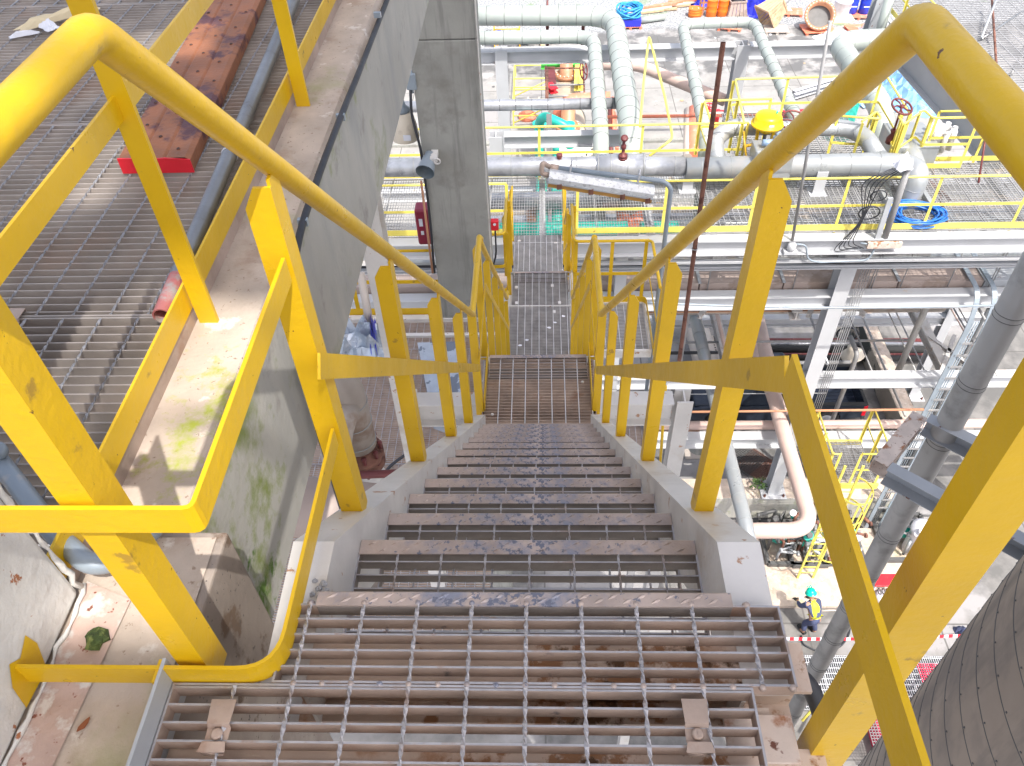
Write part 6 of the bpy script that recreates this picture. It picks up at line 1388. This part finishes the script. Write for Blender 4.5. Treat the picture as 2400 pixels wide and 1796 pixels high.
m = MB(); m.lathe(AZ(2062, 1410, GZ), [(.15, 0), (.17, .3), (.12, .34)], n=18); tag(m.build('pail', 'paper'), 'small white pail below the red topped trolley', 'pail')
for i, pts in enumerate((((1935, 1415), (1950, 1385), (1985, 1375), (2000, 1345)), ((1878, 1490), (1880, 1510), (1920, 1530), (1970, 1520), (1995, 1480), (1985, 1440)), ((1925, 1432), (1960, 1430), (2010, 1440)))):
    m = MB(); m.tube(fillet([AZ(x, y, GZ+.03) for x, y in pts], .3, 6), .022, 8); tag(m.build('hose', ('maroon', 'black', 'clad_pink')[i]), ('brown hose looping right of the kneeling worker', 'dark hose curving under the striped barrier tape', 'pink hose behind the thick grey pipe near the worker')[i], 'hose')
# barrier tape
def tape(a, b_, label):
    m = MB(); n = int((b_-a).length/.10)
    for i in range(n):
        m.mi = i % 2; f = lambda t_: a+(b_-a)*t_+V((0, 0, -.12*math.sin(math.pi*t_)))
        p, q = f(i/n), f((i+1)/n); h = V((0, .02, .035)); m.poly([p-h, q-h, q+h, p+h])
    return tag(m.build('barrier_tape', ['red', 'paper']), label, 'barrier tape')
tape(AZ(1810, 1497, -16.2), AZ(2330, 1486, -16.2), 'red and white striped barrier tape stretched across the ground')
for i, px in enumerate((1805, 2335)):
    q = AZ(px, 1492, -16.15); m = MB(); m.lathe(V((q.x, q.y, GZ)), [(.18, 0), (.18, .03), (.025, .05), (.025, .9)], n=14); tag(m.build('barrier_stand', 'red'), ('stand holding the left end of the barrier tape', 'stand holding the right end of the barrier tape')[i], 'stand')
# trench grating
t = thing('trench_grating', 'white galvanised trench grating crossing the ground behind the barrier tape', 'trench grating', (8, 8.5, GZ))
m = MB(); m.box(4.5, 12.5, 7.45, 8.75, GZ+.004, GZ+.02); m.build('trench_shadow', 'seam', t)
for k in range(8):
    m = grate(4.5+k+.01, 5.49+k, 7.46, 8.74, GZ+.08, along='y', pitch=.05, bh=.04, bt=.014, rp=.13, rod=.02); m.build('grating_panel', 'white_far', t)
# red mesh cages
def cage(q, w_, d_, h, label, c1, c2):
    t = thing('mesh_cage', label, 'cage', q)
    m = MB()
    for k in range(int(w_/.06)+1): x = -w_/2+k*.06; m.bar(q+V((x, -d_/2, h)), q+V((x, d_/2, h)), .012, .012)
    for k in range(int(d_/.06)+1): y = -d_/2+k*.06; m.bar(q+V((-w_/2, y, h)), q+V((w_/2, y, h)), .012, .012)
    for k in range(int(w_/.07)+1): x = -w_/2+k*.07; m.bar(q+V((x, -d_/2, 0)), q+V((x, -d_/2, h)), .012, .012)
    m.build('mesh', c1, t)
    m = MB(); m.tube([q+V((-w_/2-.05, -d_/2-.03, h+.04)), q+V((w_/2+.05, d_/2, h+.06))], .03, 8); m.tube([q+V((-w_/2, -d_/2-.05, h*.6)), q+V((w_/2+.1, -d_/2-.05, h*.65))], .03, 8); m.build('handle_bar', c2, t)
cage(AZ(2200, 1625, -16.6), 1.0, .9, .5, 'red plastic mesh cage with pale yellow handles beside the huge vessel', 'mesh_red', 'yellow_far')
cage(AZ(2065, 1750, -16.7), .7, 1.0, .5, 'white wire cage with red mesh inside, under the crossing posts', 'galv_far', 'grey_steel')
m = MB(); q = AZ(2070, 1740, -16.7); m.box(q.x-.15, q.x+.15, q.y-.4, q.y+.4, GZ, GZ+.55); tag(m.build('red_screen', 'mesh_red'), 'red screen panel standing inside the white wire cage', 'screen')
t = thing('yellow_handcart', 'yellow tubular handcart frame behind the thick grey pipe foot', 'handcart', AZ(1925, 1620, GZ))
m = MB(); m.tube(fillet([AZ(1880, 1690, GZ+.2), AZ(1950, 1610, GZ+.9), AZ(1985, 1560, GZ+.95), AZ(2010, 1555, GZ+.9)], .15, 5), .03, 8); m.build('handle', 'yellow_far', t)
m = MB(); m.tube([AZ(1885, 1720, GZ+.2), AZ(1935, 1640, GZ+.3)], .03, 8); m.build('rail', 'yellow_far', t)
heap('cloth_bundle', 'dark navy cloth bundle next to the barrier tape at the right', 'cloth', 2252, 1482, .3, .28, .22, 'navy', 51, .2, 6)
heap('tool_heap', 'purple, red and green tools spread in front of the worker', 'tools', 1893, 1402, .62, .3, .12, 'mesh_red', 52, -.1, 6)
heap('tool_cloth', 'teal cloth lying among the tools left of the worker', 'cloth', 1886, 1412, .32, .26, .1, 'teal', 53, .1, 5)
# ================================================================ WORKER
def worker(feet, label):
    t = thing('person', label, 'person', feet)
    # stooping, facing up-left in the photograph (towards -x +y), working with both hands low in front
    F = V((-.35, .94, 0)).normalized(); S = V((F.y, -F.x, 0))        # forward, right-hand side
    def P(f, s, z): return feet+F*(f*.84)+S*(s*.84)+V((0, 0, z*.84))
    def skin(name, verts, edges, radii, matn, sub=2, root=0):
        me = bpy.data.meshes.new(name); off = V(t['_w'])
        me.from_pydata([tuple(v-off) for v in verts], edges, []); me.materials.append(M[matn]) ; o = bpy.data.objects.new(name, me); COL.objects.link(o); o.parent = t
        mod = o.modifiers.new('skin', 'SKIN'); mod.use_smooth_shade = True
        for i, r in enumerate(radii): me.skin_vertices[0].data[i].radius = (r*.86, r*.86) if not isinstance(r, tuple) else r; me.skin_vertices[0].data[i].use_root = (i == root)
        sm = o.modifiers.new('sub', 'SUBSURF'); sm.levels = sub; sm.render_levels = sub
        return o
    hip, hip2 = P(-.14, 0, .86), P(-.08, 0, .98)
    # whole body as one surface
    V_ = [hip, P(-.13, -.10, .80), P(.06, -.13, .46), P(-.04, -.14, .09), P(.10, -.15, .05),
          P(-.13, .10, .80), P(.02, .15, .46), P(-.14, .17, .09), P(.0, .19, .05),
          P(.02, 0, 1.08), P(.17, 0, 1.25), P(.24, 0, 1.33), P(.30, 0, 1.40), P(.36, 0, 1.50),
          P(.20, -.19, 1.27), P(.33, -.25, 1.02), P(.52, -.17, .92), P(.58, -.14, .88),
          P(.20, .19, 1.27), P(.28, .27, 1.00), P(.46, .26, .88), P(.53, .24, .84)]
    E_ = [(0, 1), (1, 2), (2, 3), (3, 4), (0, 5), (5, 6), (6, 7), (7, 8), (0, 9), (9, 10), (10, 11), (11, 12), (12, 13), (10, 14), (14, 15), (15, 16), (16, 17), (10, 18), (18, 19), (19, 20), (20, 21)]
    R_ = [.14, .105, .075, .05, .045, .105, .075, .05, .045, .13, .145, .06, .06, .09, .07, .052, .038, .035, .07, .052, .038, .035]
    skin('body', V_, E_, R_, 'skin')
    o = skin('trousers', [hip, V_[1], V_[2], V_[3]+V((0, 0, .05)), V_[5], V_[6], V_[7]+V((0, 0, .05)), hip2], [(0, 1), (1, 2), (2, 3), (0, 4), (4, 5), (5, 6), (0, 7)], [.155, .12, .092, .068, .12, .092, .068, .145], 'navy')
    o = skin('work_shirt', [hip2, V_[9], V_[10], V_[14], V_[15], V_[16], V_[18], V_[19], V_[20], P(.22, 0, 1.31)], [(0, 1), (1, 2), (2, 3), (3, 4), (4, 5), (2, 6), (6, 7), (7, 8), (2, 9)], [.145, .147, .162, .085, .066, .05, .085, .066, .05, .08], 'navy', root=1)
    o = skin('safety_vest', [P(-.04, 0, 1.0), V_[9], V_[10], P(.20, -.13, 1.28), P(.20, .13, 1.28)], [(0, 1), (1, 2), (2, 3), (2, 4)], [.155, .158, .172, .10, .10], 'hivis', root=1)
    for s in (-1, 1):
        m = MB(); a = P(-.10, s*.14+.03, .0); m.sweep([(-.05, 0), (.05, 0), (.045, .09), (-.045, .09)], [a, a+F*.20, a+F*.28]); m.build('boot', 'tyre', t, .015)
        # hand: palm and five bent fingers
        w = V_[17] if s < 0 else V_[21]; m = MB(); d = (F*.8+V((0, 0, -.6))).normalized(); u = S
        m.sweep([(-.042, -.014), (.042, -.014), (.042, .014), (-.042, .014)], [w, w+d*.085])
        for k, L in enumerate((.062, .074, .07, .055)):
            b0 = w+d*.085+u*(-.032+.021*k); m.tube([b0, b0+d*L*.55, b0+d*L*.85+V((0, 0, -.03))], .009, 6)
        b0 = w+d*.03-u*s*.04; m.tube([b0, b0-u*s*.035+d*.03, b0-u*s*.03+d*.06], .010, 6); m.build('glove', 'tyre', t)
    h = V_[13]; up = (F*.45+V((0, 0, .9))).normalized()
    m = MB(); m.lathe(h, [(.06, -.10), (.078, -.06), (.085, 0), (.08, .06), (.05, .10), (.001, .115)], up, 20); hd = m.build('head', 'skin', t)
    m = MB(); m.lathe(h+F*.085+V((0, 0, -.05)), [(.014, -.01), (.010, .02)], up, 8)
    m.build('nose', 'skin', hd)
    m = MB(); m.lathe(h+up*.02, [(.135, -.005), (.135, .006), (.118, .012), (.113, .045), (.095, .09), (.052, .118), (.001, .127)], up, 30); m.build('hard_hat', 'helmet', t)
    m = MB()
    for k in (-1, 0, 1): m.bar(h+S*.04*k+up*.15-F*.08, h+S*.04*k+up*.15+F*.08, .012, .02)
    m.build('hat_ridge', 'helmet', t)
fp = AZ(1888, 1474, GZ); worker(V((fp.x, fp.y-.05, GZ)), 'worker in green hard hat and yellow vest stooping over tools on the ground')
# scraps on the ground so the paving is not bare
random.seed(77)
for i in range(26):
    x, y = random.uniform(-3, 16), random.uniform(22, 46); r = random.uniform(.04, .14); m = MB(); c = V((x, y, GZ+.01))
    m.poly([c+V((r*math.cos(a)*random.uniform(.6, 1.2), r*math.sin(a)*random.uniform(.6, 1.2), random.uniform(0, .03))) for a in (0, 1.1, 2.2, 3.3, 4.4, 5.4)])
    tag(m.build('litter_scrap', random.choice(['seam', 'wood', 'paper'])), 'scrap of litter lying on the open yard paving', 'litter', 'litter scattered over the yard')
